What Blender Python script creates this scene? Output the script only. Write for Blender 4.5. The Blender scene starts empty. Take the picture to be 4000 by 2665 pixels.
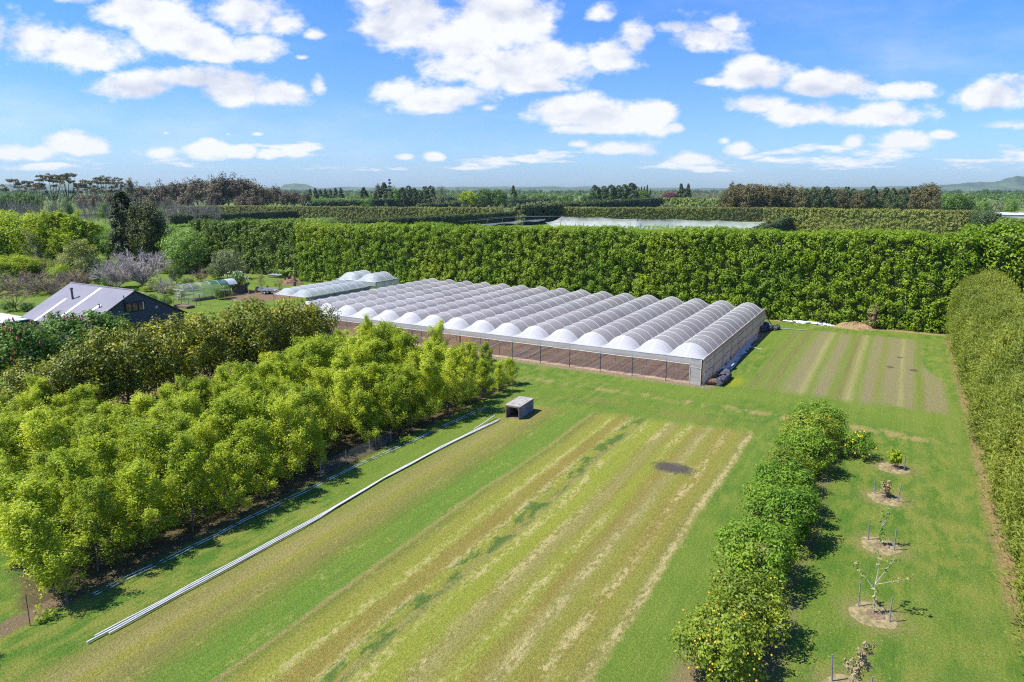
import bpy, math, numpy as np
from math import radians as R, sin, cos, pi
from mathutils import Vector

# ------------------------------------------------------------------ camera, sky, sun
S = bpy.context.scene
COL = S.collection
CAMH, PITCH, YAW = 18.0, R(12.5254), R(29.7266)
cam = bpy.data.objects.new('camera', bpy.data.cameras.new('camera'))
COL.objects.link(cam); S.camera = cam
cam.location = (0, 0, CAMH); cam.rotation_euler = (R(90) - PITCH, 0, YAW)
cam.data.lens = 24.003; cam.data.sensor_width = 36; cam.data.clip_start = .5; cam.data.clip_end = 40000
SUN_EL, SUN_AZ = R(56), R(-129)          # azimuth measured from +Y, clockwise seen from above
to_sun = Vector((sin(SUN_AZ) * cos(SUN_EL), cos(SUN_AZ) * cos(SUN_EL), sin(SUN_EL)))
sl = bpy.data.lights.new('sun', 'SUN'); sl.energy = 5.0; sl.angle = R(.5); sl.color = (1, .955, .87)
so = bpy.data.objects.new('sun', sl); COL.objects.link(so)
so.rotation_euler = to_sun.to_track_quat('Z', 'Y').to_euler(); so.location = (-60, -40, 90)
S.view_settings.view_transform = 'Standard'; S.view_settings.look = 'None'
S.view_settings.exposure = .78; S.view_settings.gamma = 1
S.cycles.filter_width = 1.15; S.cycles.use_denoising = False; S.cycles.denoiser = 'OPENIMAGEDENOISE'; S.cycles.denoising_input_passes = 'RGB_ALBEDO_NORMAL'; S.cycles.denoising_prefilter = 'ACCURATE'
S.cycles.max_bounces = 8; S.cycles.diffuse_bounces = 3; S.cycles.glossy_bounces = 2
S.cycles.transmission_bounces = 4; S.cycles.volume_bounces = 0; S.cycles.transparent_max_bounces = 8
S.cycles.sample_clamp_indirect = 6

# ------------------------------------------------------------------ shader expression helper
class X:
    """a socket in a node tree with arithmetic"""
    def __init__(s, t, sock): s.t, s.s = t, sock
    def _m(s, op, *a, clamp=False):
        n = s.t.nodes.new('ShaderNodeMath'); n.operation = op; n.use_clamp = clamp
        for i, v in enumerate((s,) + a): setin(s.t, n.inputs[i], v)
        return X(s.t, n.outputs[0])
    def __add__(s, o): return s._m('ADD', o)
    __radd__ = __add__
    def __sub__(s, o): return s._m('SUBTRACT', o)
    def __rsub__(s, o): return (s * -1) + o
    def __mul__(s, o): return s._m('MULTIPLY', o)
    __rmul__ = __mul__
    def __truediv__(s, o): return s._m('DIVIDE', o)
    def abs(s): return s._m('ABSOLUTE')
    def max(s, o): return s._m('MAXIMUM', o)
    def min(s, o): return s._m('MINIMUM', o)
    def pow(s, o): return s._m('POWER', o)
    def floor(s): return s._m('FLOOR')
    def sin(s): return s._m('SINE')
    def clamp(s): return s._m('ADD', 0.0, clamp=True)
    def ss(s, a, b):
        n = s.t.nodes.new('ShaderNodeMapRange'); n.interpolation_type = 'SMOOTHSTEP'
        inv = a > b
        setin(s.t, n.inputs[0], s)
        n.inputs[1].default_value, n.inputs[2].default_value = (b, a) if inv else (a, b)
        n.inputs[3].default_value, n.inputs[4].default_value = (1, 0) if inv else (0, 1)
        return X(s.t, n.outputs[0])
def setin(t, i, v):
    if isinstance(v, X): t.links.new(v.s, i)
    elif isinstance(v, (tuple, list)):
        i.default_value = tuple(v) + (1,) if len(i.default_value) == 4 and len(v) == 3 else tuple(v)
    else: i.default_value = v
def vec(t, x, y, z=0):
    n = t.nodes.new('ShaderNodeCombineXYZ')
    for i, v in enumerate((x, y, z)): setin(t, n.inputs[i], v)
    return X(t, n.outputs[0])
def sep(t, v):
    n = t.nodes.new('ShaderNodeSeparateXYZ'); setin(t, n.inputs[0], v)
    return [X(t, o) for o in n.outputs]
def noise(t, v, scale, detail=2, rough=.5, out=0, dist=0):
    n = t.nodes.new('ShaderNodeTexNoise'); setin(t, n.inputs['Vector'], v)
    n.inputs['Scale'].default_value = scale; n.inputs['Detail'].default_value = detail
    n.inputs['Roughness'].default_value = rough; n.inputs['Distortion'].default_value = dist
    return X(t, n.outputs[out])
def mixc(t, f, a, b, mode='MIX'):
    n = t.nodes.new('ShaderNodeMix'); n.data_type = 'RGBA'; n.blend_type = mode
    setin(t, n.inputs[0], f); setin(t, n.inputs[6], a); setin(t, n.inputs[7], b)
    return X(t, n.outputs[2])
def vm(t, op, a, b=None, out=0):
    n = t.nodes.new('ShaderNodeVectorMath'); n.operation = op; setin(t, n.inputs[0], a)
    if b is not None: setin(t, n.inputs[1], b)
    return X(t, n.outputs[out])
def ramp(t, f, stops, interp='LINEAR'):
    n = t.nodes.new('ShaderNodeValToRGB'); setin(t, n.inputs[0], f); e = n.color_ramp.elements
    n.color_ramp.interpolation = interp
    while len(e) < len(stops): e.new(.5)
    for k, (p, c) in enumerate(stops): e[k].position = p
    for k, (p, c) in enumerate(stops): e[k].color = tuple(c) + (1,)
    return X(t, n.outputs[0])
def objco(t): return X(t, t.nodes.new('ShaderNodeTexCoord').outputs['Object'])
def geo(t, name): return X(t, t.nodes.new('ShaderNodeNewGeometry').outputs[name])
def orand(t): return X(t, t.nodes.new('ShaderNodeObjectInfo').outputs['Random'])
def newmat(name):
    m = bpy.data.materials.new(name); m.use_nodes = True; t = m.node_tree
    return m, t, t.nodes['Principled BSDF']
def bump(t, b, h, dist, strength=1.0):
    n = t.nodes.new('ShaderNodeBump'); n.inputs['Strength'].default_value = strength
    n.inputs['Distance'].default_value = dist; setin(t, n.inputs['Height'], h)
    t.links.new(n.outputs[0], b.inputs['Normal'])

# ------------------------------------------------------------------ pixel -> world (rays of the photograph, 4000 x 2665)
FPX, CX, CY, HY = 2667.0, 2000.0, 1332.5, 740.0
def ray(x, y):
    r, u = (x - CX) / FPX, -(y - CY) / FPX
    fw = cos(PITCH) + u * sin(PITCH); up = -sin(PITCH) + u * cos(PITCH)
    return np.array((r * cos(YAW) - fw * sin(YAW), r * sin(YAW) + fw * cos(YAW), up))
def g(x, y, z=0.0):
    d = ray(x, y); return d * ((z - CAMH) / d[2]) + (0, 0, CAMH)
def gd(px, D):                       # ground point under pixel column px at forward distance D
    r = (px - CX) / FPX * cos(PITCH) * D
    return np.array((r * cos(YAW) - D * sin(YAW), r * sin(YAW) + D * cos(YAW), 0))
def top_z(py, D): return CAMH + (HY - py) / 2732 * D

# ------------------------------------------------------------------ world: sky with clouds
W = bpy.data.worlds.new('World'); S.world = W; W.use_nodes = True
def build_world():
    t = W.node_tree; bg = t.nodes['Background']
    sky = t.nodes.new('ShaderNodeTexSky'); sky.sky_type = 'NISHITA'; sky.sun_disc = False
    sky.sun_elevation = SUN_EL; sky.sun_rotation = SUN_AZ; sky.altitude = 50
    sky.air_density = 1.0; sky.dust_density = .6; sky.ozone_density = 2.2
    d = X(t, t.nodes.new('ShaderNodeTexCoord').outputs['Generated'])
    fw = vm(t, 'DOT_PRODUCT', d, (-sin(YAW), cos(YAW), 0), 1).abs().max(.12)
    rt = vm(t, 'DOT_PRODUCT', d, (cos(YAW), sin(YAW), 0), 1)
    up = vm(t, 'DOT_PRODUCT', d, (0, 0, 1), 1)
    u = rt / fw; v = up / fw
    p0 = vec(t, u, v * 1.7, 0)
    n1 = noise(t, p0, 5.5, 8, .56)
    n1s = noise(t, vm(t, 'ADD', p0, (-.016, .030, 0)), 5.5, 5, .56)
    n2 = noise(t, p0, 17, 5, .6); n3 = noise(t, p0, 48, 4, .6)
    # clouds of the photograph: centre, half width, half height (px), strength
    B = [(120,165,175,105,1),(300,195,190,80,1),(-60,150,150,95,1),(390,230,90,45,.9),
         (330,-25,190,45,.95),(560,45,190,70,1),(660,110,130,85,1),(770,160,120,65,1),(850,200,85,40,.9),
         (1000,50,150,90,1),(1100,95,100,55,.95),(1015,190,105,50,.95),(1225,135,55,32,.75),(1180,225,44,18,.55),
         (545,345,145,55,.95),(760,315,130,45,.95),(900,365,170,62,1),(1080,375,140,50,1),(1245,335,50,58,.72),
         (1540,120,130,100,1),(1640,60,190,130,1),(1760,150,220,140,1.05),(1930,60,230,150,1.1),(2080,90,130,110,1),(1780,260,190,80,1),(1990,285,210,85,1.05),
         (2180,240,200,85,1),(2400,225,160,75,1),(2490,170,75,80,.9),(2090,340,170,30,.95),
         (1530,355,120,75,1),(1660,400,190,52,1),(1800,385,150,48,.95),(1900,420,65,25,.8),
         (2340,50,80,60,.72),(2740,150,170,85,.8),(2830,100,110,50,.72),(2650,110,120,40,.65),
         (2200,440,135,60,1),(2350,455,160,78,1.05),(2530,450,120,70,1.05),(2330,505,180,30,.9),(2640,500,55,28,.9),
         (2920,305,130,58,1),(2800,320,110,26,.85),(3180,345,130,48,.85),(3330,330,180,55,.9),(3500,350,150,52,.88),
         (2960,410,140,42,1),(3130,445,190,48,.95),(3480,455,150,48,1),(3330,465,180,40,.85),
         (3900,375,140,58,1),(4050,350,160,75,1),(3330,560,52,32,.85),(3520,550,100,42,.95),(3690,525,70,22,.75),(3920,490,140,30,.6),
         (650,520,34,18,.62),(893,525,30,16,.6),(1005,525,46,16,.62),(1700,615,40,20,.75),(1580,615,40,14,.6),(1155,600,45,20,.9),
         (90,600,190,40,.9),(310,575,130,50,1),(600,595,110,34,.9),(790,580,90,42,1),(940,592,65,26,.95),(1050,602,50,22,.9),
         (2260,565,70,24,.75),(2420,585,140,32,.95),(2700,625,100,30,.9),(2900,585,70,38,.85),(2830,550,40,24,.6),(3190,620,50,16,.7),(3000,620,45,16,.7)]
    acc = None; low = None
    for (cx, cy, a, b, s) in B:
        r = ray(cx, cy); c, sn = cos(YAW), sin(YAW)
        f_ = -r[0] * sn + r[1] * c; r_ = r[0] * c + r[1] * sn
        k = 1 / (FPX * f_)
        q = vm(t, 'SUBTRACT', vec(t, u, v), (r_ / f_, r[2] / f_, 0)) if acc is None else None
        if acc is None: uv = vec(t, u, v)
        q = vm(t, 'SUBTRACT', uv, (r_ / f_, r[2] / f_, 0))
        q = vm(t, 'MULTIPLY', q, (1 / (a * 1.12 * k), 1 / (b * 1.12 * k), 0))
        q = vm(t, 'MAXIMUM', q, vm(t, 'MULTIPLY', q, (-1, -1.25, 0)))
        m = s - vm(t, 'LENGTH', q, None, 1)
        acc = m if acc is None else acc.max(m)
    acc = acc.max(-.9)
    far = v.ss(.10, .055) * v.ss(.004, .03)
    pb = vec(t, u * 1.0, v * 5.2, 3.7)
    nb = noise(t, pb, 9, 5, .6)
    band = (nb - .505) * 2.8 - .06 + (far - 1) * 2
    dens = (acc * .62 + (n1 - .5) * 2.0 + (n2 - .5) * .85 + (n3 - .5) * .34 + .03).max(band)
    al = dens.ss(-.07, .34)
    thin = vec(t, u * .8, v * 2.2, 9.1)
    veil = noise(t, thin, 3.2, 5, .62).ss(.48, .8) * .30
    al = al.max(veil * v.ss(.5, .1))
    lit = ((n1 - n1s) * 5.5 + .84 - dens.ss(.40, .95) * .50 + (n2 - .5) * .5).clamp()
    lit = lit.max(far * nb.ss(.42, .6) * .95).max(v.ss(.13, .07) * acc.ss(-.1, .35) * .92)
    cc = mixc(t, lit, (4.9, 5.3, 6.3), (7.9, 7.95, 8.0))
    hs = t.nodes.new('ShaderNodeHueSaturation'); t.links.new(sky.outputs[0], hs.inputs['Color'])
    hs.inputs['Hue'].default_value = .51; hs.inputs['Saturation'].default_value = 1.15; hs.inputs['Value'].default_value = 1.5
    tint = mixc(t, v.ss(0, .42), (.48, .65, 1.0), (.36, .75, 1.26))
    skyc = mixc(t, 1.0, X(t, hs.outputs[0]), tint, 'MULTIPLY')
    col = mixc(t, al * .96, skyc, cc)
    t.links.new(col.s, bg.inputs[0]); bg.inputs[1].default_value = .075
build_world()

# ------------------------------------------------------------------ mesh builder
def rng(s): return np.random.default_rng(s)
def unit(a): return a / np.maximum(np.linalg.norm(a, axis=-1, keepdims=True), 1e-9)
class MB:
    def __init__(s): s.v, s.l, s.z, s.m, s.n, s.sm = [], [], [], [], 0, []
    def add(s, V, F, mi=0, smooth=False):
        V = np.asarray(V, float).reshape(-1, 3); F = np.asarray(F, int)
        s.v.append(V); s.l.append((F + s.n).ravel()); s.z.append(np.full(len(F), F.shape[1], int))
        s.m.append(np.full(len(F), mi, int)); s.sm.append(np.full(len(F), smooth, bool)); s.n += len(V); return s
    def box(s, c, d, rz=0, mi=0, ry=0, rx=0):
        P = np.array([(x, y, z) for z in (-.5, .5) for y in (-.5, .5) for x in (-.5, .5)]) * d
        if rx: P = P @ np.array([(1, 0, 0), (0, cos(rx), sin(rx)), (0, -sin(rx), cos(rx))])
        if ry: P = P @ np.array([(cos(ry), 0, -sin(ry)), (0, 1, 0), (sin(ry), 0, cos(ry))])
        if rz: P = P @ np.array([(cos(rz), sin(rz), 0), (-sin(rz), cos(rz), 0), (0, 0, 1)])
        return s.add(P + c, [(0, 2, 3, 1), (4, 5, 7, 6), (0, 1, 5, 4), (2, 6, 7, 3), (0, 4, 6, 2), (1, 3, 7, 5)], mi)
    def tube(s, pts, rad, n=6, mi=0, cap=True):
        pts = np.asarray(pts, float); k = len(pts); rad = np.broadcast_to(rad, (k,))
        T = unit(np.gradient(pts, axis=0)); ref = np.array((0, 0, 1.)) if abs(T[:, 2]).mean() < .8 else np.array((1., 0, 0))
        A = unit(np.cross(T, ref)); Bq = np.cross(T, A)
        th = np.arange(n) * 2 * pi / n
        V = pts[:, None] + rad[:, None, None] * (A[:, None] * np.cos(th)[None, :, None] + Bq[:, None] * np.sin(th)[None, :, None])
        i, j = np.meshgrid(np.arange(k - 1), np.arange(n), indexing='ij'); j2 = (j + 1) % n
        F = np.stack([i * n + j, (i + 1) * n + j, (i + 1) * n + j2, i * n + j2], -1).reshape(-1, 4)
        s.add(V, F, mi, True)
        if cap:
            for e, o in ((0, 1), (k - 1, -1)):
                s.add(V[e], [list(range(n))[::o]], mi)
        return s
    def grid(s, G, mi=0, smooth=True, flip=False):
        a, b = G.shape[:2]; i, j = np.meshgrid(np.arange(a - 1), np.arange(b - 1), indexing='ij')
        F = np.stack([i * b + j, (i + 1) * b + j, (i + 1) * b + j + 1, i * b + j + 1], -1).reshape(-1, 4)
        return s.add(G.reshape(-1, 3), F[:, ::-1] if flip else F, mi, smooth)
    def leaves(s, C, N, L, wr=.55, T=None, r=None, mi=0):
        n = len(C)
        if n == 0: return s
        if T is None: T = r.normal(size=(n, 3))
        T = unit(T - N * (T * N).sum(1, keepdims=True)); Bq = np.cross(N, T)
        L = np.broadcast_to(L, (n,))[:, None]
        V = np.stack([C - T * L * .5, C + Bq * L * wr * .5, C + T * L * .5, C - Bq * L * wr * .5], 1)
        return s.add(V, np.arange(n * 4).reshape(n, 4), mi)
    def mesh(s, name, mats):
        me = bpy.data.meshes.new(name)
        V = np.concatenate(s.v); L = np.concatenate(s.l); Z = np.concatenate(s.z)
        me.vertices.add(len(V)); me.vertices.foreach_set('co', V.ravel())
        me.loops.add(len(L)); me.loops.foreach_set('vertex_index', L.astype(np.int32))
        me.polygons.add(len(Z)); me.polygons.foreach_set('loop_start', (np.cumsum(Z) - Z).astype(np.int32))
        me.polygons.foreach_set('material_index', np.concatenate(s.m).astype(np.int32))
        me.polygons.foreach_set('use_smooth', np.concatenate(s.sm))
        for m in (mats if isinstance(mats, (list, tuple)) else [mats]): me.materials.append(m)
        me.update(calc_edges=True); me.validate(); return me
    def build(s, name, mats, parent=None):
        return link(name, s.mesh(name, mats), parent)
def link(name, me, parent=None):
    o = bpy.data.objects.new(name, me); COL.objects.link(o)
    if parent is not None: o.parent = parent
    return o
def tag(o, label=None, cat=None, group=None, kind=None):
    if label: o['label'] = label
    if cat: o['category'] = cat
    if group: o['group'] = group
    if kind: o['kind'] = kind
    return o
def empty(name, loc, label, cat, group=None, rz=0, sc=1):
    o = bpy.data.objects.new(name, None); COL.objects.link(o)
    o.location = loc; o.rotation_euler = (0, 0, rz); o.scale = (sc,) * 3 if not isinstance(sc, tuple) else sc
    o.empty_display_size = .3
    return tag(o, label, cat, group)

# ------------------------------------------------------------------ materials
def simple(name, c, rough=.7, var=.15, scale=3, metal=0, spec=.3, bmp=0, c2=None, stretch=(1, 1, 1)):
    m, t, b = newmat(name)
    v = vm(t, 'MULTIPLY', objco(t), stretch); n = noise(t, v, scale, 5, .6)
    c2 = c2 or tuple(x * (1 - 2 * var) for x in c)
    col = mixc(t, n.ss(.3, .7), c2, c)
    t.links.new(col.s, b.inputs['Base Color']); b.inputs['Roughness'].default_value = rough
    b.inputs['Metallic'].default_value = metal; b.inputs['Specular IOR Level'].default_value = spec
    if bmp: bump(t, b, n, bmp)
    return m
def leafmat(name, dark, mid, light, big=.18, trans=.3, rough=.55, spec=.25, treevar=.25, isl=.55, tip=None, tipamt=0.0, tc=1.5):
    """foliage: per-leaf, per-clump and per-tree colour differences; translucent"""
    m, t, b = newmat(name)
    co = geo(t, 'Position')
    k = (noise(t, co, big, 3, .6) - .5) * 1.5 + .5
    rnd = geo(t, 'Random Per Island')
    k = (k + (orand(t) - .5) * treevar + (rnd - .5) * isl).clamp()
    col = ramp(t, k, [(0, dark), (.5, mid), (1, light)])
    if tip: col = mixc(t, (rnd * 7.31)._m('FRACT').ss(1 - tipamt, 1.001 - tipamt), col, tip)
    t.links.new(col.s, b.inputs['Base Color']); b.inputs['Roughness'].default_value = rough
    b.inputs['Specular IOR Level'].default_value = spec
    tr = t.nodes.new('ShaderNodeBsdfTranslucent')
    t.links.new(mixc(t, 1.0, col, (tc, tc * .95, .6), 'MULTIPLY').s, tr.inputs[0])
    mx = t.nodes.new('ShaderNodeMixShader'); mx.inputs[0].default_value = trans
    t.links.new(b.outputs[0], mx.inputs[1]); t.links.new(tr.outputs[0], mx.inputs[2])
    t.links.new(mx.outputs[0], t.nodes['Material Output'].inputs[0])
    return m
M = {}
M['core'] = simple('shaded_twig_interior', (.06, .085, .014), .95, .2, 2, c2=(.03, .035, .012))  # woody inside of hedges, with the inner shade painted into its dark colour
M['bark'] = simple('bark', (.16, .13, .10), .9, .25, 4, stretch=(1, 1, .2))
M['pale_bark'] = simple('pale_bark', (.42, .38, .33), .9, .2, 4)
M['grey_twig'] = simple('grey_twig', (.50, .44, .40), .9, .15, 2)
M['brown_twig'] = simple('brown_twig', (.30, .24, .17), .9, .25, 2)
M['orchard_twig'] = simple('orchard_twig', (.29, .255, .21), .9, .2, 2)
M['grove'] = leafmat('grove_leaf', (.16, .225, .018), (.325, .41, .022), (.53, .575, .06), .55, .42, treevar=.5, isl=.4)
M['hedge'] = leafmat('shelterbelt_leaf', (.085, .17, .009), (.175, .275, .011), (.31, .36, .02), .11, .28, treevar=0, isl=.4)
M['hedge_dark'] = leafmat('dark_shelterbelt_leaf', (.05, .10, .009), (.11, .18, .012), (.20, .25, .02), .14, .22, treevar=0, isl=.4)
M['magnolia'] = leafmat('glossy_leaf', (.04, .065, .007), (.165, .19, .010), (.42, .39, .022), .75, .2, .5, .3, .25, .35)
M['chestnut'] = leafmat('chestnut_leaf', (.045, .10, .014), (.09, .18, .02), (.16, .26, .035), .3, .28)
M['flower'] = simple('red_flower', (.55, .13, .12), .7, .15, 6)
M['citrus'] = leafmat('citrus_leaf', (.05, .12, .010), (.105, .215, .013), (.21, .30, .025), .5, .25, .55, .22, .45, .5)
M['feather'] = leafmat('feathery_leaf', (.08, .115, .015), (.18, .225, .024), (.31, .315, .045), .25, .3, treevar=0, isl=.5)
M['lime'] = leafmat('lime_leaf', (.14, .22, .009), (.27, .37, .012), (.42, .47, .025), .2, .38)
M['olive'] = leafmat('olive_leaf', (.15, .18, .04), (.26, .29, .08), (.38, .39, .15), .25, .3)
M['fresh'] = leafmat('fresh_leaf', (.08, .16, .03), (.17, .29, .05), (.28, .41, .10), .25, .32)
M['green'] = leafmat('green_leaf', (.05, .10, .015), (.09, .17, .024), (.16, .24, .045), .25, .25)
M['greygreen'] = leafmat('grey_green_leaf', (.09, .115, .05), (.16, .195, .085), (.27, .29, .14), .25, .25)
M['conifer'] = leafmat('conifer_leaf', (.012, .028, .008), (.04, .062, .012), (.19, .19, .02), .5, .12)
M['rust'] = leafmat('rusty_leaf', (.16, .12, .06), (.27, .205, .11), (.39, .32, .17), .4, .2)
M['eucalypt'] = leafmat('eucalypt_leaf', (.085, .085, .045), (.15, .145, .075), (.23, .21, .12), .08, .18)
M['gumbrown'] = leafmat('brown_eucalypt_leaf', (.085, .07, .045), (.155, .13, .075), (.22, .19, .11), .06, .18)
M['cypress'] = leafmat('cypress_leaf', (.03, .055, .018), (.062, .10, .03), (.11, .155, .045), .1, .12)
M['browncypress'] = leafmat('bronze_cypress_leaf', (.065, .062, .022), (.12, .11, .036), (.20, .17, .06), .1, .12)
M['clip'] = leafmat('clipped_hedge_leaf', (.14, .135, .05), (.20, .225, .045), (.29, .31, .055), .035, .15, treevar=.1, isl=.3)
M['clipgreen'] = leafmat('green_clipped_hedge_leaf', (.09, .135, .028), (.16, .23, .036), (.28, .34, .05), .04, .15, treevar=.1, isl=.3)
M['clipshade'] = leafmat('shaded_clipped_hedge_leaf', (.04, .055, .02), (.07, .10, .026), (.13, .17, .035), .05, .08, treevar=.1, isl=.35)  # leaf tone darkened to paint in shade on sides facing away from the sun
M['purple'] = leafmat('purple_leaf', (.09, .012, .03), (.15, .02, .045), (.2, .04, .06), .2, .2)
M['white_pipe'] = simple('white_pipe', (.60, .59, .55), .45, .06, 2)
M['galv'] = simple('galvanised_steel', (.35, .36, .38), .5, .1, 5, .5)
M['dark_steel'] = simple('dark_steel', (.09, .10, .13), .5, .1, 5, .3)
M['hoop'] = simple('pale_hoop_pipe', (.64, .63, .59), .5, .05, 3)
M['timber'] = simple('weathered_timber', (.20, .15, .10), .85, .25, 3, c2=(.10, .075, .055), stretch=(1, 1, .2))
M['greywood'] = simple('grey_board', (.27, .26, .285), .85, .2, 2.5, c2=(.14, .135, .15), bmp=.01)
M['blackpoly'] = simple('black_netting', (.045, .045, .055), .6, .2, 8, c2=(.11, .11, .14), bmp=.05)
M['clearheap'] = simple('crumpled_clear_film', (.52, .50, .52), .35, .2, 7, c2=(.28, .265, .275), bmp=.06, spec=.5)
M['whiteheap'] = simple('crumpled_white_film', (.78, .78, .80), .5, .12, 4, bmp=.05)
M['rustdrum'] = simple('rusty_drum', (.20, .11, .075), .7, .2, 6, c2=(.11, .06, .045))
M['rubber'] = simple('black_rubber', (.02, .02, .022), .5, .1, 4)
M['drygrass'] = simple('dry_cuttings', (.33, .235, .115), .95, .25, 6, c2=(.18, .115, .055), bmp=.08)
M['mulch'] = simple('dry_mulch', (.31, .235, .125), .95, .2, 3.2, c2=(.13, .125, .045), bmp=.10)
M['bareearth'] = simple('bare_earth', (.22, .16, .10), .95, .2, 5, c2=(.13, .09, .055), bmp=.04)
M['brush'] = simple('dead_brush', (.27, .16, .10), .95, .25, 6, c2=(.12, .07, .045))
M['lemon'] = simple('yellow_fruit', (.80, .52, .02), .45, .1, 3)
M['orange'] = simple('orange_fruit', (.70, .36, .02), .45, .1, 3)
M['white_flower'] = simple('cream_flower', (.72, .70, .55), .7, .1, 3)
M['bananaleaf'] = leafmat('banana_leaf', (.10, .17, .03), (.16, .26, .05), (.25, .36, .09), 1, .35)

def ground_material():
    m, t, b = newmat('ground')
    co = geo(t, 'Position'); x, y, z = sep(t, co); xy = vec(t, x, y)
    nbig = noise(t, xy, .035, 4, .55); nmid = noise(t, xy, .25, 4, .6); nsm = noise(t, xy, 1.6, 4, .65); nf = noise(t, xy, 9, 3, .7)
    nst = noise(t, vec(t, x * 1.1, y * .035), 1.0, 4, .6)       # streaks along the mowing
    nst2 = noise(t, vec(t, x * 2.6, y * .10, 4.), 1.0, 4, .65)
    npt = noise(t, vec(t, x * 1.2, y * .45, 7.), 1.0, 5, .68)
    npf = noise(t, vec(t, x * 5, y * 2.6, 3.), 1.0, 4, .7)
    lawn = mixc(t, ((nmid - .5) * 1.3 + (nst - .5) * 1.1 + .5).clamp(), (.092, .158, .022), (.165, .208, .036))
    lawn = mixc(t, (nbig * .5 + npt * .5).ss(.50, .62) * .62, lawn, (.20, .195, .045))
    lawn = mixc(t, npt.ss(.56, .40) * nbig.ss(.4, .55) * .6, lawn, (.046, .125, .018))
    lawn = mixc(t, ((x * 2.9 + nmid * 2).sin() * .5 + .5) * x.ss(1.2, 2.5) * .28, lawn, (.20, .215, .05))
    far = y.ss(130, 260)
    fcol = mixc(t, noise(t, xy, .012, 4, .6).ss(.4, .62), (.075, .12, .03), (.15, .175, .05))
    lawn = mixc(t, far, lawn, fcol)
    # mown field with dry strips
    wx = x + (noise(t, vec(t, x * .3, y * .08, 1.), 1, 3) - .5) * .9 + (nsm - .5) * .35
    u = (wx + 27.6) / 20.0
    def s(xx): return (xx + 27.6) / 20.0
    OL, BR, YG, GR, ST, TN, DG = (.225, .205, .044), (.225, .165, .045), (.235, .25, .036), (.092, .178, .026), (.46, .375, .185), (.26, .21, .085), (.06, .14, .022)
    F = ramp(t, u, [(s(-27.5), (.09, .16, .022)), (s(-26.8), (.165, .165, .042)), (s(-25.6), TN), (s(-25.1), OL), (s(-24.2), (.185, .16, .055)), (s(-23.3), (.125, .15, .032)), (s(-22.6), GR), (s(-21.0), GR),
                    (s(-20.75), TN), (s(-20.5), (.115, .14, .026)), (s(-20.0), OL), (s(-19.0), YG), (s(-18.5), BR), (s(-17.8), BR), (s(-17.4), YG), (s(-17.0), OL), (s(-16.6), TN), (s(-16.2), YG), (s(-15.1), YG),
                    (s(-14.7), OL), (s(-14.1), TN), (s(-13.6), OL), (s(-13.0), YG), (s(-12.4), BR), (s(-11.6), TN), (s(-11.0), OL), (s(-10.2), BR), (s(-9.4), OL), (s(-8.9), (.18, .155, .045)), (s(-8.6), (.27, .22, .085)), (s(-8.2), (.11, .165, .026))])
    F = mixc(t, ((nst2 - .5) * 2.2 + (nmid - .5) * 1.3 + .42).clamp() * .6, F, (.175, .21, .034))
    rows = ((wx * (2 * pi / 1.48) + .6).sin() * .5 + .5).pow(3)
    straw = rows * (npt * .6 + npf * .6).ss(.55, .68) * (noise(t, vec(t, x * .12, y * .06, 9.), 1, 3)).ss(.30, .48) * wx.ss(-21, -18)
    F = mixc(t, straw * .85, F, ST)
    F = mixc(t, (npf * .6 + nst2 * .4).ss(.50, .40) * .4, F, (.15, .14, .034))
    F = mixc(t, (npf * .5 + npt * .5).ss(.53, .62) * .45, F, (.32, .28, .09))
    dgp = (wx + 17.0).abs().ss(.75, .25) * npt.ss(.46, .56)
    F = mixc(t, dgp * .8, F, (.04, .105, .022))
    brown = npf.ss(.52, .68) * nmid.ss(.4, .6) * wx.ss(-23.2, -25)
    F = mixc(t, brown * .6, F, (.15, .112, .07))
    e = (nsm - .5) * 2.2 + (nmid - .5) * 2.0
    fm = (y + e + (x + 17) * -.12).ss(51.5, 49.6) * (x + (nsm - .5) * .8).ss(-27.5, -26.6) * (x + (nsm - .5) * .5).ss(-8.1, -8.5)
    fm = fm * ((nbig - .5) * .5 + .95).min(1)
    col = mixc(t, fm, lawn, F)
    # second plot behind
    w2 = x + (noise(t, vec(t, x * .3, y * .08, 5.), 1, 3) - .5) * .7 + (nsm - .5) * .3
    u2 = (w2 + 12.4) / 18.0
    def s2(xx): return (xx + 12.4) / 18.0
    DT, DG2, PT = (.215, .175, .10), (.135, .185, .034), (.29, .255, .115)
    F2 = ramp(t, u2, [(s2(-12), (.10, .155, .026)), (s2(-11.0), (.14, .145, .045)), (s2(-10.3), DG2), (s2(-9.4), (.15, .135, .05)), (s2(-8.9), DG2), (s2(-7.9), DT), (s2(-7.3), DT), (s2(-6.8), PT), (s2(-6.2), DG2), (s2(-5.5), DT), (s2(-4.9), DT), (s2(-4.4), DG2), (s2(-3.6), (.155, .135, .05)), (s2(-2.9), PT),
                      (s2(-2.3), DG2), (s2(-1.7), DT), (s2(-1.2), DT), (s2(-.7), (.17, .175, .045)), (s2(0), DT), (s2(.8), DT), (s2(1.1), PT), (s2(1.5), DT), (s2(2.0), DT), (s2(2.35), DG2), (s2(2.7), (.13, .155, .035)), (s2(3.2), DT), (s2(4.6), DT), (s2(5.2), (.10, .155, .026))])
    F2 = mixc(t, ((npf - .5) * 2 + (nst2 - .5) * 2.4 + .4).clamp() * .65, F2, (.19, .205, .05))
    f2 = (x + (nsm - .5) * 1.2).ss(-12, -10.8) * (x + (nsm - .5) * 1.2 + y.ss(74, 82) * 1.7).ss(5.0, 4.3) * (y + e).ss(63.2, 65) * (y + e).ss(96.5, 94.5)
    col = mixc(t, f2 * .92, col, F2)
    # worn tan track across
    wy = y + (nmid - .5) * 2.6 + (nsm - .5) * 1.0
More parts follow.
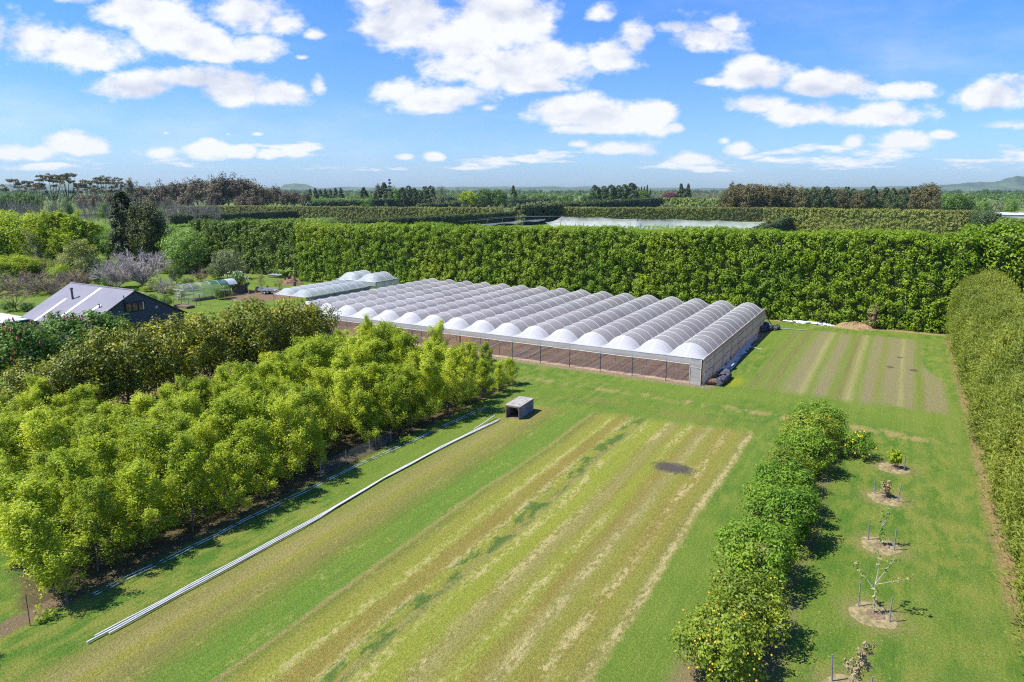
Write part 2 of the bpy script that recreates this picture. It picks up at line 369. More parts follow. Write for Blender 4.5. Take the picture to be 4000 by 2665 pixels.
    tr = (wy - 56.6).abs().ss(.95, .15) * (npt * .5 + nbig * .5).ss(.44, .56) * x.ss(-33, -28) * x.ss(4.5, 2)
    col = mixc(t, tr * .8, col, (.29, .225, .09))
    sh = (wy - 53.2).abs().ss(1.6, .2) * nmid.ss(.4, .6) * x.ss(-30, -26) * x.ss(-6, -10)
    col = mixc(t, sh * .5, col, (.175, .16, .045))
    # bare strips: hedge foot, grove floor, hothouse surround, garden
    def blotch(cx, cy, rx, ry, soft=.5, n=nsm, amp=.9):
        q = vm(t, 'LENGTH', vec(t, (x - cx) / rx, (y - cy) / ry), None, 1) + (n - .5) * amp
        return q.ss(1.0 + soft * .5, 1.0 - soft * .5)
    ex = x + (nsm - .5) * 1.0 + (nmid - .5) * 1.0
    hf = ex.ss(5.3, 6.0) * y.ss(30, 36) * y.ss(101, 97) * x.ss(14, 12)
    col = mixc(t, hf * .9, col, mixc(t, npf.ss(.4, .6), (.22, .14, .068), (.30, .215, .10)))
    hh = (y + (nsm - .5) * 1.0).ss(99.4, 100.4) * y.ss(106, 104) * x.ss(-20, -17) * x.ss(8, 5)
    col = mixc(t, hh * .9, col, mixc(t, nsm, (.23, .16, .085), (.36, .275, .13)))
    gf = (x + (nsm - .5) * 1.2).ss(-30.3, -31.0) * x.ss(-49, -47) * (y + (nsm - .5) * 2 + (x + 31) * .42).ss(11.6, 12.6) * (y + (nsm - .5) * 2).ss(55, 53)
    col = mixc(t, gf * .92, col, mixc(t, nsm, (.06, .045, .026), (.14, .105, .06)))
    es = (x + (nsm - .5) * .8 + (nmid - .5) * .8 + 31.1).abs().ss(.75, .35) * y.ss(14.5, 13.5)
    col = mixc(t, es * .9, col, mixc(t, nsm, (.13, .09, .055), (.22, .155, .095)))
    mf = (x + (nsm - .5) * 2).ss(-49, -51) * (x + (nsm - .5) * 2).ss(-62, -60) * y.ss(20, 24) * y.ss(60, 57)
    col = mixc(t, mf * .9, col, mixc(t, nsm, (.09, .06, .045), (.24, .15, .11)))
    gs = (x + (nsm - .5) * .8).ss(-70.6, -70) * (x + (nsm - .5) * 1.0).ss(-13.6, -14.6) * (y + (nsm - .5) * 1.1).ss(61.1, 62.0) * (y + nsm).ss(96, 95)
    col = mixc(t, gs * .9, col, mixc(t, npf.ss(.4, .6), (.165, .125, .085), (.25, .20, .12)))
    cf = (x + (nsm - .5) * .9).ss(-2.0, -2.9) * x.ss(-6.4, -5.4) * y.ss(20, 22) * y.ss(53, 51) * nmid.ss(.3, .55)
    col = mixc(t, cf * .75, col, (.21, .145, .09))
    gd_ = blotch(-96, 81, 7, 6.5, .3)
    col = mixc(t, gd_ * .9, col, mixc(t, nsm, (.12, .075, .055), (.24, .16, .11)))
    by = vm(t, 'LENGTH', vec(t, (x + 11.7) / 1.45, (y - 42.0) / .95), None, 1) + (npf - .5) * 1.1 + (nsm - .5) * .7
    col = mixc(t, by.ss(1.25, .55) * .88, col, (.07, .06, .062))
    for bx_, by_, rr in ((0.1, 79.0, .35), (2.2, 78.7, .4), (.9, 84.2, .3)):
        col = mixc(t, blotch(bx_, by_, rr, rr * 1.4) * .8, col, (.09, .065, .05))
    for sx_, sy_ in ((.95, 49.2), (.65, 43.8), (.6, 37.4), (.55, 30.6), (0, 24.9)):
        col = mixc(t, blotch(sx_, sy_, 1.30, 1.30, .9, npf, 2.2) * .8, col, (.21, .18, .07))
    yw = blotch(-12.7, 65.2, .75, 1.6, .9, npf, 2.2)
    col = mixc(t, yw * .65, col, (.24, .25, .015))
    # fine blades
    col = mixc(t, 1.0, col, mixc(t, ((nf - .5) * 1.5 + (noise(t, xy, 28, 2, .6) - .5) * 1.4 + .5).clamp(), (.52, .54, .52), (1.46, 1.44, 1.4)), 'MULTIPLY')
    daisy = noise(t, xy, 9.0, 0).ss(.83, .87) * (1 - fm) * y.ss(130, 100)
    col = mixc(t, daisy * .6, col, (.45, .45, .38))
    t.links.new(col.s, b.inputs['Base Color']); b.inputs['Roughness'].default_value = .95
    b.inputs['Specular IOR Level'].default_value = .05
    bump(t, b, (nf * .7 + nsm * .6 + nst2 * .4 + noise(t, xy, 24, 3, .7) * .55) * (1 - far), .16, .8)
    return m
M['ground'] = ground_material()

def film_material(name, tint, opac=.62, dirt=.55, per=2.13):
    m, t, b = newmat(name)
    x, y, z = sep(t, objco(t))
    seed = orand(t) * 37.0
    cell = (y / per).floor() * 3.17 + seed
    wn = t.nodes.new('ShaderNodeTexWhiteNoise'); wn.noise_dimensions = '1D'; setin(t, wn.inputs['W'], cell); w = X(t, wn.outputs[0])
    streak = noise(t, vec(t, x * 1.2, y * 3.2, seed), 1.6, 5, .65)
    spots = noise(t, vec(t, x, y, seed), 5.5, 3, .6).ss(.66, .74)
    d = ((w - .4) * .75 + (streak - .5) * 1.7 + .42).clamp() * y.ss(2.5, 10)
    col = mixc(t, d * dirt, tint, (.22, .205, .20))
    col = mixc(t, spots * .35, col, (.66, .66, .66))
    t.links.new(col.s, b.inputs['Base Color']); b.inputs['Roughness'].default_value = .38; b.inputs['Specular IOR Level'].default_value = .35
    bump(t, b, noise(t, vec(t, x * .8, y * 2.4, seed), 1.3, 4, .6), .12, .8)
    tl = t.nodes.new('ShaderNodeBsdfTranslucent'); t.links.new(col.s, tl.inputs[0])
    mx = t.nodes.new('ShaderNodeMixShader'); mx.inputs[0].default_value = .42
    t.links.new(b.outputs[0], mx.inputs[1]); t.links.new(tl.outputs[0], mx.inputs[2])
    tp = t.nodes.new('ShaderNodeBsdfTransparent'); tp.inputs[0].default_value = (.95, .95, .97, 1)
    m2 = t.nodes.new('ShaderNodeMixShader'); setin(t, m2.inputs[0], (d * .12 + opac).min(1))
    t.links.new(tp.outputs[0], m2.inputs[1]); t.links.new(mx.outputs[0], m2.inputs[2])
    t.links.new(m2.outputs[0], t.nodes['Material Output'].inputs[0])
    return m
M['film'] = film_material('greenhouse_film', (.52, .515, .50), .70)
M['endfilm'] = film_material('end_film', (.72, .735, .75), .76, .1)
M['bluefilm'] = film_material('bluish_film', (.52, .55, .57), .80, .3)
def net_material(name, c, c2, opac, streak=(.4, .4, 3.), sc=1.2):
    m, t, b = newmat(name)
    v = vm(t, 'MULTIPLY', objco(t), streak); n = noise(t, v, sc, 5, .6)
    col = mixc(t, n.ss(.35, .65), c2, c)
    t.links.new(col.s, b.inputs['Base Color']); b.inputs['Roughness'].default_value = .7
    tl = t.nodes.new('ShaderNodeBsdfTranslucent'); t.links.new(col.s, tl.inputs[0])
    mx = t.nodes.new('ShaderNodeMixShader'); mx.inputs[0].default_value = .4
    t.links.new(b.outputs[0], mx.inputs[1]); t.links.new(tl.outputs[0], mx.inputs[2])
    tp = t.nodes.new('ShaderNodeBsdfTransparent')
    m2 = t.nodes.new('ShaderNodeMixShader'); m2.inputs[0].default_value = opac
    t.links.new(tp.outputs[0], m2.inputs[1]); t.links.new(mx.outputs[0], m2.inputs[2])
    t.links.new(m2.outputs[0], t.nodes['Material Output'].inputs[0])
    return m
M['valance'] = net_material('pale_valance_net', (.62, .61, .58), (.50, .49, .46), .74, (.3, 1, 2.5))
M['sidenet'] = net_material('dirty_side_net', (.47, .45, .40), (.39, .37, .325), .88, (.6, .8, .15), .8)
M['wirenet'] = net_material('wire_mesh', (.4, .4, .42), (.3, .3, .3), .14)
def crop_net_material():
    m, t, b = newmat('white_crop_net'); x, y, z = sep(t, objco(t)); n = noise(t, vec(t, x * .22, y * .22, z * .5), 1, 4, .6)
    b.inputs['Base Color'].default_value = (.70, .70, .685, 1); b.inputs['Roughness'].default_value = .8
    tl = t.nodes.new('ShaderNodeBsdfTranslucent'); tl.inputs[0].default_value = (.7, .7, .69, 1)
    mx = t.nodes.new('ShaderNodeMixShader'); mx.inputs[0].default_value = .45; t.links.new(b.outputs[0], mx.inputs[1]); t.links.new(tl.outputs[0], mx.inputs[2])
    tp = t.nodes.new('ShaderNodeBsdfTransparent'); m2 = t.nodes.new('ShaderNodeMixShader')
    setin(t, m2.inputs[0], (z * -.16 + 1.02 + (n - .5) * .9).max(.16).min(.92)); t.links.new(tp.outputs[0], m2.inputs[1]); t.links.new(mx.outputs[0], m2.inputs[2])
    t.links.new(m2.outputs[0], t.nodes['Material Output'].inputs[0]); return m
M['whitenet'] = crop_net_material()
M['clearglaze'] = net_material('clear_glazing', (.55, .58, .58), (.45, .5, .5), .15)
M['greennet'] = net_material('green_shade_net', (.03, .16, .12), (.03, .13, .10), .86)
M['palegreennet'] = net_material('thin_green_net', (.12, .26, .18), (.10, .22, .15), .28)
M['whiteglaze'] = net_material('white_glazing', (.66, .70, .80), (.58, .62, .72), .9)

# ------------------------------------------------------------------ setting: ground, hills
def structure(name, mb, mat): return tag(mb.build(name, mat), kind='structure')
gmb = MB()
xs = np.array([-7000, -2500, -900, -300, -120, -60, -20, 0, 20, 60, 200, 700, 2500, 7000.]); ys = np.array([-7000, -2000, -500, -100, -20, 0, 20, 40, 60, 80, 100, 130, 300, 900, 2500, 7000.])
gmb.grid(np.stack(np.meshgrid(xs, ys, [0.], indexing='ij'), -1)[:, :, 0], smooth=False)
structure('ground', gmb, M['ground'])

def fbm1(r, x, octs=4, f0=1.0):
    out = np.zeros_like(x); a = 1.0; f = f0
    for _ in range(octs):
        k = np.arange(int(np.floor((x * f).min())) - 1, int(np.ceil((x * f).max())) + 2); v = r.random(len(k))
        out += a * np.interp(x * f, k, v); a *= .5; f *= 2.1
    return out / 1.9
hill_mat = simple('far_hills', (.10, .14, .06), .95, .25, .004, c2=(.05, .075, .035))
def hills(name, D, px0, px1, prof, seed, thick=900):
    r = rng(seed); px = np.linspace(px0, px1, 160); f = fbm1(r, px / 60.0, 5)
    rows = []
    for k, (dd, hh) in enumerate(((-thick * .5, 0), (-thick * .2, .55), (0, 1), (thick * .25, .7), (thick * .5, 0))):
        P = np.array([gd(p, D + dd) for p in px])
        P[:, 2] = np.array([np.interp(p, *zip(*prof)) for p in px]) * hh * (.72 + .5 * f) - (1 if hh == 0 else 0)
        rows.append(P)
    return structure(name, MB().grid(np.array(rows), smooth=False), hill_mat)
hills('hills', 6200, -500, 4600, [(-500, 60), (300, 62), (700, 44), (1200, 34), (1900, 40), (2300, 42), (2700, 28), (3000, 30), (3400, 40), (3700, 52), (4600, 60)], 3)
hills('mountains', 6900 + 0, 3480, 4900, [(3480, 20), (3700, 70), (3850, 105), (3960, 132), (4050, 140), (4300, 120), (4900, 60)], 5, 500)
hills('mountains', 6500, 1080, 1260, [(1080, 0), (1110, 60), (1150, 82), (1200, 62), (1260, 0)], 8, 300)

# ------------------------------------------------------------------ trees
def clump_leaves(mb, r, C, rad, per, leaf, cc, out=.5, jit=.42, up=.35, wr=.55, shell=.55, squash=1.0, upT=0.0, mi=0):
    C = np.asarray(C); m = len(C); rad = np.broadcast_to(rad, (m,))
    d = unit(r.normal(size=(m, per, 3))); rr = (shell + (1 - shell) * r.random((m, per, 1)))
    sq = np.array((1, 1, squash))
    P = C[:, None] + d * rr * rad[:, None, None] * sq
    N = d * .8 + out * unit(C - cc)[:, None] + jit * r.normal(size=(m, per, 3)) + np.array((0, 0, up))
    N = unit(N).reshape(-1, 3); P = P.reshape(-1, 3)
    L = leaf * (.7 + .6 * r.random(len(P)))
    T = None
    if upT: T = r.normal(size=(len(P), 3)) * (1 - upT) + np.array((0, 0, 1.)) * upT
    mb.leaves(P, N, L, wr, T, r, mi)
def limb(r, p, d, L, n=5, curl=.25, wob=.12):
    pts = [np.array(p, float)]; d = unit(np.array(d, float))
    for k in range(n):
        d = unit(d + np.array((0, 0, curl)) / n + r.normal(size=3) * wob)
        pts.append(pts[-1] + d * L / n)
    return np.array(pts)
def ellipsoid_clumps(r, n, rx, rz, zc, jag=.22, low=-.75, inner=.25):
    d = unit(r.normal(size=(n * 3, 3))); d = d[d[:, 2] > low][:n]
    s = 1 - jag * r.random((len(d), 1)); inn = r.random((len(d), 1)) < inner; s = np.where(inn, s * .7, s)
    lob = 1 + .16 * np.sin(d[:, :1] * 4 + r.random() * 6) * np.cos(d[:, 1:2] * 3 + r.random() * 6)
    return d * s * lob * (rx, rx, rz) + (0, 0, zc)
def round_tree(seed, H, rx, trunk_h, nclump, rc, per, leaf, limbs=6, tr=.16, jag=.25, low=-.8, **kw):
    """crown mesh builder and trunk mesh builder"""
    r = rng(seed); c, tk = MB(), MB(); rz = (H - trunk_h) / 2; zc = trunk_h + rz
    C = ellipsoid_clumps(r, nclump, rx - rc * .6, rz - rc * .5, zc, jag, low)
    clump_leaves(c, r, C, rc * (.7 + .6 * r.random(len(C))), per, leaf, np.array((0, 0, zc - rz * .3)), **kw)
    tp = limb(r, (0, 0, -.1), (0, 0, 1), zc, 5, .1, .05); tk.tube(tp, np.linspace(tr, tr * .45, 6), 7)
    for k in range(limbs):
        e = C[r.integers(len(C))]; s = tp[2 + r.integers(3)]
        mid = (s + e) / 2 + (0, 0, -.15 * rz)
        tk.tube([s, mid * .6 + s * .4, mid * .7 + e * .3, e], np.array((.5, .4, .28, .1)) * tr, 5)
    return c, tk
def spray_tree(seed, H, spread, zb, nb, per, leaf, tr=.06, up=.9, rc=.3, tips=True, wr=.5, dens=5):
    """upright young tree of many ascending leafy branches"""
    r = rng(seed); c, tk = MB(), MB()
    tp = limb(r, (0, 0, -.1), (r.normal() * .05, r.normal() * .05, 1), H * .93, 8, .1, .05)
    tk.tube(tp, np.linspace(tr, .012, 9), 6); Cs = [tp[-1], tp[-2]]; Rs = [rc * .5, rc * .7]
    for k in range(nb):
        f = zb + (1 - zb) * (k + r.random()) / nb * .93
        i = f * 8; a = int(i); s = tp[a] + (tp[min(a + 1, 8)] - tp[a]) * (i - a)
        th = k * 2.4 + r.normal() * .4; Lb = spread * (1.15 - .85 * f) * (.7 + .6 * r.random())
        pts = limb(r, s, (cos(th), sin(th), .35 + .5 * r.random()), Lb, 5, up, .16)
        tk.tube(pts, np.linspace(.028, .006, 6) * (1.3 - f), 4, cap=False)
        for q in range(dens):
            w = .25 + .8 * (q + r.random()) / dens; j = min(int(w * 5), 4)
            Cs.append(pts[j] + (pts[j + 1] - pts[j]) * (w * 5 - j) + r.normal(size=3) * .10); Rs.append(rc * (1.15 - .5 * w) * (.7 + .6 * r.random()))
    clump_leaves(c, r, np.array(Cs), np.array(Rs), per, leaf, np.array((0, 0, H * .4)), out=.35, jit=.55, up=.35, wr=wr, shell=.1, squash=1.5)
    return c, tk
def bare_tree(seed, H, spread, nb=9, tr=.12, sub=5, tw=5, vase=.8, zb=.12, thin=1.0):
    r = rng(seed); tk = MB()
    tp = limb(r, (0, 0, -.1), (0, 0, 1), H * zb * 1.5 + .4, 3, .1, .06); tk.tube(tp, np.linspace(tr, tr * .7, 4), 6)
    for k in range(nb):
        th = k * 2.4 + r.normal() * .3; s = tp[1 + k % 3]
        d = (cos(th) * spread / H, sin(th) * spread / H, vase * (.6 + .5 * r.random()))
        p = limb(r, s, d, H * (.75 + .3 * r.random()), 6, .25, .12); tk.tube(p, np.linspace(tr * .45, .012 * thin, 7), 5, cap=False)
        for q in range(sub):
            a = 1 + r.integers(5); d2 = unit(p[a + 1] - p[a]) + r.normal(size=3) * .55 + (0, 0, .25)
            p2 = limb(r, p[a], d2, H * (.18 + .22 * r.random()), 4, .3, .15); tk.tube(p2, np.linspace(.035, .010, 5) * thin, 4, cap=False)
            for w in range(tw):
                b = 1 + r.integers(3); d3 = unit(p2[b + 1] - p2[b]) + r.normal(size=3) * .6 + (0, 0, .2)
                p3 = limb(r, p2[b], d3, H * (.07 + .10 * r.random()), 2, .3, .15); tk.tube(p3, np.linspace(.018, .007, 3) * thin, 3, cap=False)
    return tk
def cone_tree(seed, H, rb, n, rc, per, leaf, power=.8, zb=.06, tiers=0, tr=.25, **kw):
    r = rng(seed); c, tk = MB(), MB(); z = zb + (1 - zb) * r.random(n) ** 1.25
    if tiers: z = zb + (1 - zb) * (np.floor((z - zb) / (1 - zb) * tiers) + .5 + r.normal(size=n) * .08) / tiers
    th = r.random(n) * 2 * pi; rad = rb * (1 - z).clip(0) ** power * (.75 + .35 * r.random(n))
    if tiers: rad *= .35 + .65 * r.random(n)
    C = np.stack([np.cos(th) * rad, np.sin(th) * rad, z * H - (rad * .12 if tiers else 0)], 1)
    clump_leaves(c, r, C, rc * (1.15 - .6 * z), per, leaf, np.array((0, 0, H * .35)), **kw)
    tk.tube([(0, 0, -.1), (0, 0, H * .5), (0, 0, H * .97)], (tr, tr * .5, .02), 6)
    return c, tk
def umbrella_tree(seed, H, spread, tr=.35, nlay=14, per=34, leaf=.8, lean=0.0):
    """tall gum: bare forking limbs carrying flat plates of leaves"""
    r = rng(seed); c, tk = MB(), MB(); C, Rd = [], []
    fork = limb(r, (0, 0, -.2), (lean * .3, 0, 1), H * .34, 4, 0, .06); tk.tube(fork, np.linspace(tr, tr * .7, 5), 6)
    for k in range(nlay):
        th = k * 2.4 + r.normal() * .4; rad = spread * np.sqrt((k + .4) / nlay); hz = H * (.98 - .42 * (rad / spread) ** 1.4 * r.random() - .05 * r.random())
        e = np.array((cos(th) * rad + lean * H * .2, sin(th) * rad, hz)); s = fork[2 + k % 3]
        m1 = s * .55 + e * .45 + (0, 0, -.03 * H); tk.tube([s, m1, s * .2 + e * .8, e], np.array((.5, .34, .2, .08)) * tr, 4, cap=False)
        for q in range(4):
            C.append(e + r.normal(size=3) * (spread * .16, spread * .16, H * .012)); Rd.append(spread * (.13 + .10 * r.random()))
    clump_leaves(c, r, np.array(C), np.array(Rd), per, leaf, np.array((0, 0, H * .6)), out=.1, jit=.8, up=.7, shell=.2, squash=.38)
    return c, tk
def mk(pair, leaf, bark='bark', nm='crown'):
    c, tk = pair; return (c.mesh(nm, M[leaf]), tk.mesh('trunk', M[bark]))
def plant(name, meshes, loc, label, cat='tree', group=None, rz=0, sc=1):
    o = empty(name, tuple(loc), label, cat, group, rz, sc)
    if meshes[0]: link('crown', meshes[0], o)
    if meshes[1]: link('trunk', meshes[1], o)
    return o
RR = rng(77)

# ---- the grove of young trees beside the mown field
GV = [mk(spray_tree(100 + i, 5.6 + .5 * (i % 3), 2.0, .04, 36, 58, .108, rc=.40, dens=6, up=.85), 'grove') for i in range(8)]
def grove():
    r = rng(5); n = 0
    cols = [-31.9, -34.4, -36.9, -39.4, -41.9, -44.2, -46.3]
    for ci, x0 in enumerate(cols):
        y = 13.4 + r.random() * .5 + ci * .75
        top = (55.6, 54.0, 51.5, 50, 47.5, 44, 42)[ci]
        while y < top:
            hs = .90 + .05 * np.sin(y * .5 + ci)
            if ci in (2, 3, 4) and 37 < y < 47: hs = 1.10
            if ci == 0: hs = .86
            if y > 46 and ci == 0: hs = .74 - (y - 46) * .022
            if y > 50: hs *= .85
            if ci == 0 and 30.2 < y < 33.2: y += 3.0
            sc = hs * (.84 + .26 * r.random())
            if ci >= 4 and y < 36: sc *= .9
            if ci == 6: sc *= .78
            lab = 'slender young tree with yellow-green leaves in the dense grove beside the mown field'
            plant('young_tree', GV[r.integers(8)], (x0 + r.normal() * .35 + (max(0, y - 42) * .12 if ci < 3 else 0), y, 0), lab, 'tree', 'young trees in the grove', r.random() * 6.28, (sc * 1.32, sc * 1.32, sc))
            y += 2.0 + r.random() * .5; n += 1
    # taller thin leaders that stand up in front of the hothouse
    for px, py, x0 in ((1430, 1222, -40.4), (1465, 1225, -39.6), (1545, 1240, -38.3), (1685, 1258, -36.4)):
        d = ray(px, py); k = x0 / d[0]; Y = d[1] * k; Z = 18 + d[2] * k
        plant('young_tree', GV[r.integers(8)], (x0, Y, 0), 'taller thin tree whose tip stands up in front of the polytunnel front', 'tree', 'tall leaders of the grove', r.random() * 6, (.95, .95, Z / 6.1))
    # grove continues behind on the left
    for k in range(26):
        x = -45.5 - 12 * r.random(); y = 17 + 9 * r.random()
        s = (.66 + .25 * r.random())
        plant('young_tree', GV[r.integers(8)], (x, y, 0), 'leafy young tree left of the grove in front of the glossy magnolias', 'tree', 'young trees at the left edge', r.random() * 6, (s * 1.2, s * 1.2, s * .9))
grove()

# ---- glossy magnolia row
MG = [mk(round_tree(200 + i, 7.4, 4.3, .25, 150, .88, 64, .30, jag=.26, low=-.97, wr=.5, jit=.5), 'magnolia') for i in range(3)]
MAGS = [(-56.5, 25.6, .76, 'smaller'), (-56, 28.6, .88, ''), (-56, 32.2, .98, ''), (-56, 36.2, 1.0, ''), (-55.8, 40.4, .98, ''), (-55.2, 44.4, 1.05, ''), (-55, 49.2, 1.0, ''), (-55.4, 52.4, .86, '')]
MLAB = ['low glossy olive-green magnolia at the near end of its row', 'second glossy magnolia of the row below the horse chestnuts', 'glossy yellow-olive magnolia below the grey house roof corner', 'glossy magnolia in front of the dark gable wall of the house',
        'glossy magnolia at the lawn beside the clothesline posts', 'glossy magnolia in front of the small netted hothouse', 'tall glossy magnolia beside the twin-span low tunnel', 'dark glossy magnolia at the far end of its row against the white polytunnel']
for k, ((x, y, s, _), lab) in enumerate(zip(MAGS, MLAB)):
    plant('magnolia_tree', MG[k % 3], (x, y, 0), lab, 'tree', 'glossy magnolias in a row', k * 1.3, (s * .92, s * .92, s))
# ---- flowering horse chestnuts
def chestnut(seed):
    c, tk = round_tree(seed, 6.2, 3.7, .4, 150, .72, 60, .26, jag=.2, low=-.95, wr=.7)
    r = rng(seed + 1); f = MB(); d = unit(r.normal(size=(90, 3)) + (.5, -.3, .3)); C = d * (3.2, 3.2, 2.6) + (0, 0, 3.55); C = C[C[:, 2] > 1.6]
    for p in C: f.tube([p, p + (0, 0, .12), p + (0, 0, .30)], (.09, .08, .02), 5)
    return c.mesh('crown', M['chestnut']), tk.mesh('trunk', M['bark']), f.mesh('blossom', M['flower'])
CH = [chestnut(300), chestnut(310)]
for k, (x, y, s, lab) in enumerate(((-70.5, 30.2, 1.03, 'horse chestnut with many red flower spikes at the picture edge'), (-72, 35.6, .96, 'green horse chestnut with few red spikes below the roof skylights'), (-71.5, 39.0, .94, 'green horse chestnut against the house corner and gable'))):
    o = plant('horse_chestnut', CH[0 if k == 0 else 1], (x, y, 0), lab, 'tree', 'flowering horse chestnuts', k * 2, s)
    if k < 2: link('blossom', CH[k][2], o)
# ---- citrus row
CT = [mk(round_tree(400 + i, 3.3, 2.05, .1, 150, .43, 56, .155, 4, .08, jag=.24, low=-.97, wr=.5, jit=.5), 'citrus') for i in range(3)]
def fruit_mesh(name, mat, rad):
    mb = MB(); th = np.linspace(0, pi, 6); ph = np.linspace(0, 2 * pi, 9)
    G = np.array([[(sin(a) * cos(b), sin(a) * sin(b), cos(a)) for b in ph] for a in th]) * rad
    return mb.grid(G, flip=True).mesh(name, mat)
M['citrusyellow'] = leafmat('yellowish_citrus_leaf', (.07, .12, .012), (.17, .23, .018), (.30, .36, .035), .5, .25, .5, .22, .4, .5)
CTY = [mk(round_tree(420 + i, 3.3, 2.05, .1, 150, .43, 56, .155, 4, .08, jag=.3, low=-.97, wr=.5, jit=.5), 'citrusyellow') for i in range(2)]
ORM, LEM = fruit_mesh('orange_fruit', M['orange'], .046), fruit_mesh('lemon_fruit', M['lemon'], .058)
CIT = [(-4.0, 51.8, .98, 'citrus bush at the far end of its row'), (-4.3, 48.6, 1.0, 'second citrus bush from the far end of its row'), (-4.2, 45.4, .98, 'citrus bush beside the lemon bush branch and its shadow'),
       (-4.7, 41.9, .86, 'paler olive citrus bush in the middle of its row'), (-4.4, 38.4, 1.03, 'deep green glossy citrus bush beside the bare-stemmed sapling'), (-4.0, 35.2, 1.0, 'glossy dark citrus bush just before the gap of its row'),
       (-4.3, 30.6, 1.02, 'olive-green citrus bush beside the sapling with long pale branches'), (-4.0, 26.2, .92, 'low citrus bush next to the orange-laden one'), (-4.3, 23.2, .93, 'citrus bush laden with ripe oranges at the near end of its row')]
for k, (x, y, s, lab) in enumerate(CIT):
    o = plant('citrus_bush', CTY[k % 2] if k in (1, 3, 7, 8) else CT[k % 3], (x, y, 0), lab, 'bush', 'citrus bushes in a row', k * 1.7, s)
    r = rng(500 + k); nf = {8: 40, 7: 8, 0: 3, 1: 4}.get(k, 0)
    for q in range(nf):
        d = unit(r.normal(size=3) * (1, 1, .6) + (.1, -.5, .5)); f = link('orange_fruit', ORM, o)
        f.location = d * np.array((2.0, 2.0, 1.62)) * (.86 + .1 * r.random()) + (0, 0, 1.72); f.rotation_euler = (0, 0, -o.rotation_euler[2])
        v = Vector(f.location); v.rotate(f.rotation_euler); f.location = v
LB = mk(round_tree(450, 2.0, 1.35, .2, 42, .36, 34, .16, 5, .06, jag=.45, wr=.5), 'citrus')
o = plant('lemon_bush', LB, (-1.3, 49.9, 0), 'sparse lemon bush with yellow fruit leaning out of the citrus row', 'bush')
r = rng(9)
for q in range(18):
    d = unit(r.normal(size=3) + (.1, -.5, .4)); link('lemon_fruit', LEM, o).location = d * np.array((1.25, 1.25, .9)) + (0, 0, 1.1)

# ------------------------------------------------------------------ hedges
def hedge(name, p0, p1, h0, h1, th, mat, label, cl, rc, per, leaf, seed, jag=.35, dz=0, group=None, faces='ftbe', core=None, ragged=.3, per_top=1.0, bulge=0, **kw):
    """sheared belt of foliage between two ground points"""
    r = rng(seed); p0, p1 = np.array(p0[:2], float), np.array(p1[:2], float); L = np.linalg.norm(p1 - p0); d = (p1 - p0) / L; n = np.array((d[1], -d[0]))   # n: right-hand side
    if np.dot(n, -(p0 + p1) / 2) < 0: n = -n
    C, O = [], []
    def hh(s): return h0 + (h1 - h0) * s / L
    prof = fbm1(rng(seed + 1), np.linspace(0, L, 200) / 4.0, 4); pr = lambda s: (np.interp(s, np.linspace(0, L, 200), prof) - .5) * ragged * 2
    def put(s, off, z, o):
        xy = p0[None] + d[None] * s[:, None] + n[None] * off[:, None]
        C.append(np.column_stack([xy, z])); O.append(np.tile(o, (len(s), 1)))
    h = max(h0, h1); a = cl * cl
    for f in faces:
        if f in 'fb':
            m = int(L * h / a); s = r.random(m) * L; zz = r.random(m)
            sg = 1 if f == 'f' else -1
            put(s, sg * (th / 2 - rc * .3 + r.normal(size=m) * jag + bulge * np.sin(zz * pi) ), zz * (hh(s) + pr(s) - rc * .5), np.array((n[0] * sg, n[1] * sg, .25)))
        elif f == 't':
            m = int(L * th / a * per_top); s = r.random(m) * L; put(s, (r.random(m) - .5) * th, hh(s) + pr(s) - rc * .45 + r.normal(size=m) * jag * .4, np.array((0, 0, 1.)))
        else:
            for e, hz in ((0, h0), (L, h1)):
                m = int(th * hz / a) + 1; s = np.full(m, e) + r.normal(size=m) * jag * .5; put(s, (r.random(m) - .5) * th, r.random(m) * hz, np.append(d * (1 if e else -1), .2))
    C = np.concatenate(C); O = np.concatenate(O); C[:, 2] = np.maximum(C[:, 2], rc * .3) + dz
    mb = MB(); up = kw.pop('upT', 0)
    clump_leaves(mb, r, C, rc * (.65 + .7 * r.random(len(C))), per, leaf, C - O, out=.7, jit=.45, up=.3, upT=up, **kw)
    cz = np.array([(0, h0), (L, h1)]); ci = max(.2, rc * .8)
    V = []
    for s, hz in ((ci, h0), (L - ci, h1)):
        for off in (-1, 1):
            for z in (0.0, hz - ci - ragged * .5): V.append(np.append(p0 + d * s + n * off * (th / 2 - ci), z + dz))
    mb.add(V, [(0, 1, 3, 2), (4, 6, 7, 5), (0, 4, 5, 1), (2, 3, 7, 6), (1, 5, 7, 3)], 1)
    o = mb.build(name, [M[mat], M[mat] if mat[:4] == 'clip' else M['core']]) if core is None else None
    return tag(o, label, 'hedge', group)
hedge('shelterbelt_hedge', (-104.5, 99.6), (7.5, 103.6), 11.3, 12.3, 4.4, 'hedge', 'tall bright green shelterbelt hedge standing behind the white polytunnel', .49, .50, 44, .25, 11, jag=.42, ragged=.6)
hedge('shelterbelt_hedge', (-143, 103.6), (-104.8, 102.5), 10.6, 11.6, 4.2, 'hedge_dark', 'darker stretch of tall shelterbelt hedge behind the garden trees', .85, .68, 40, .36, 12, jag=.45, ragged=.7)
hedge('shelterbelt_hedge', (6.5, 105.5), (40, 103), 13.2, 14.6, 5, 'hedge', 'taller loose shelterbelt trees behind the feathery hedge', .95, .85, 40, .38, 13, jag=.6, ragged=1.3)
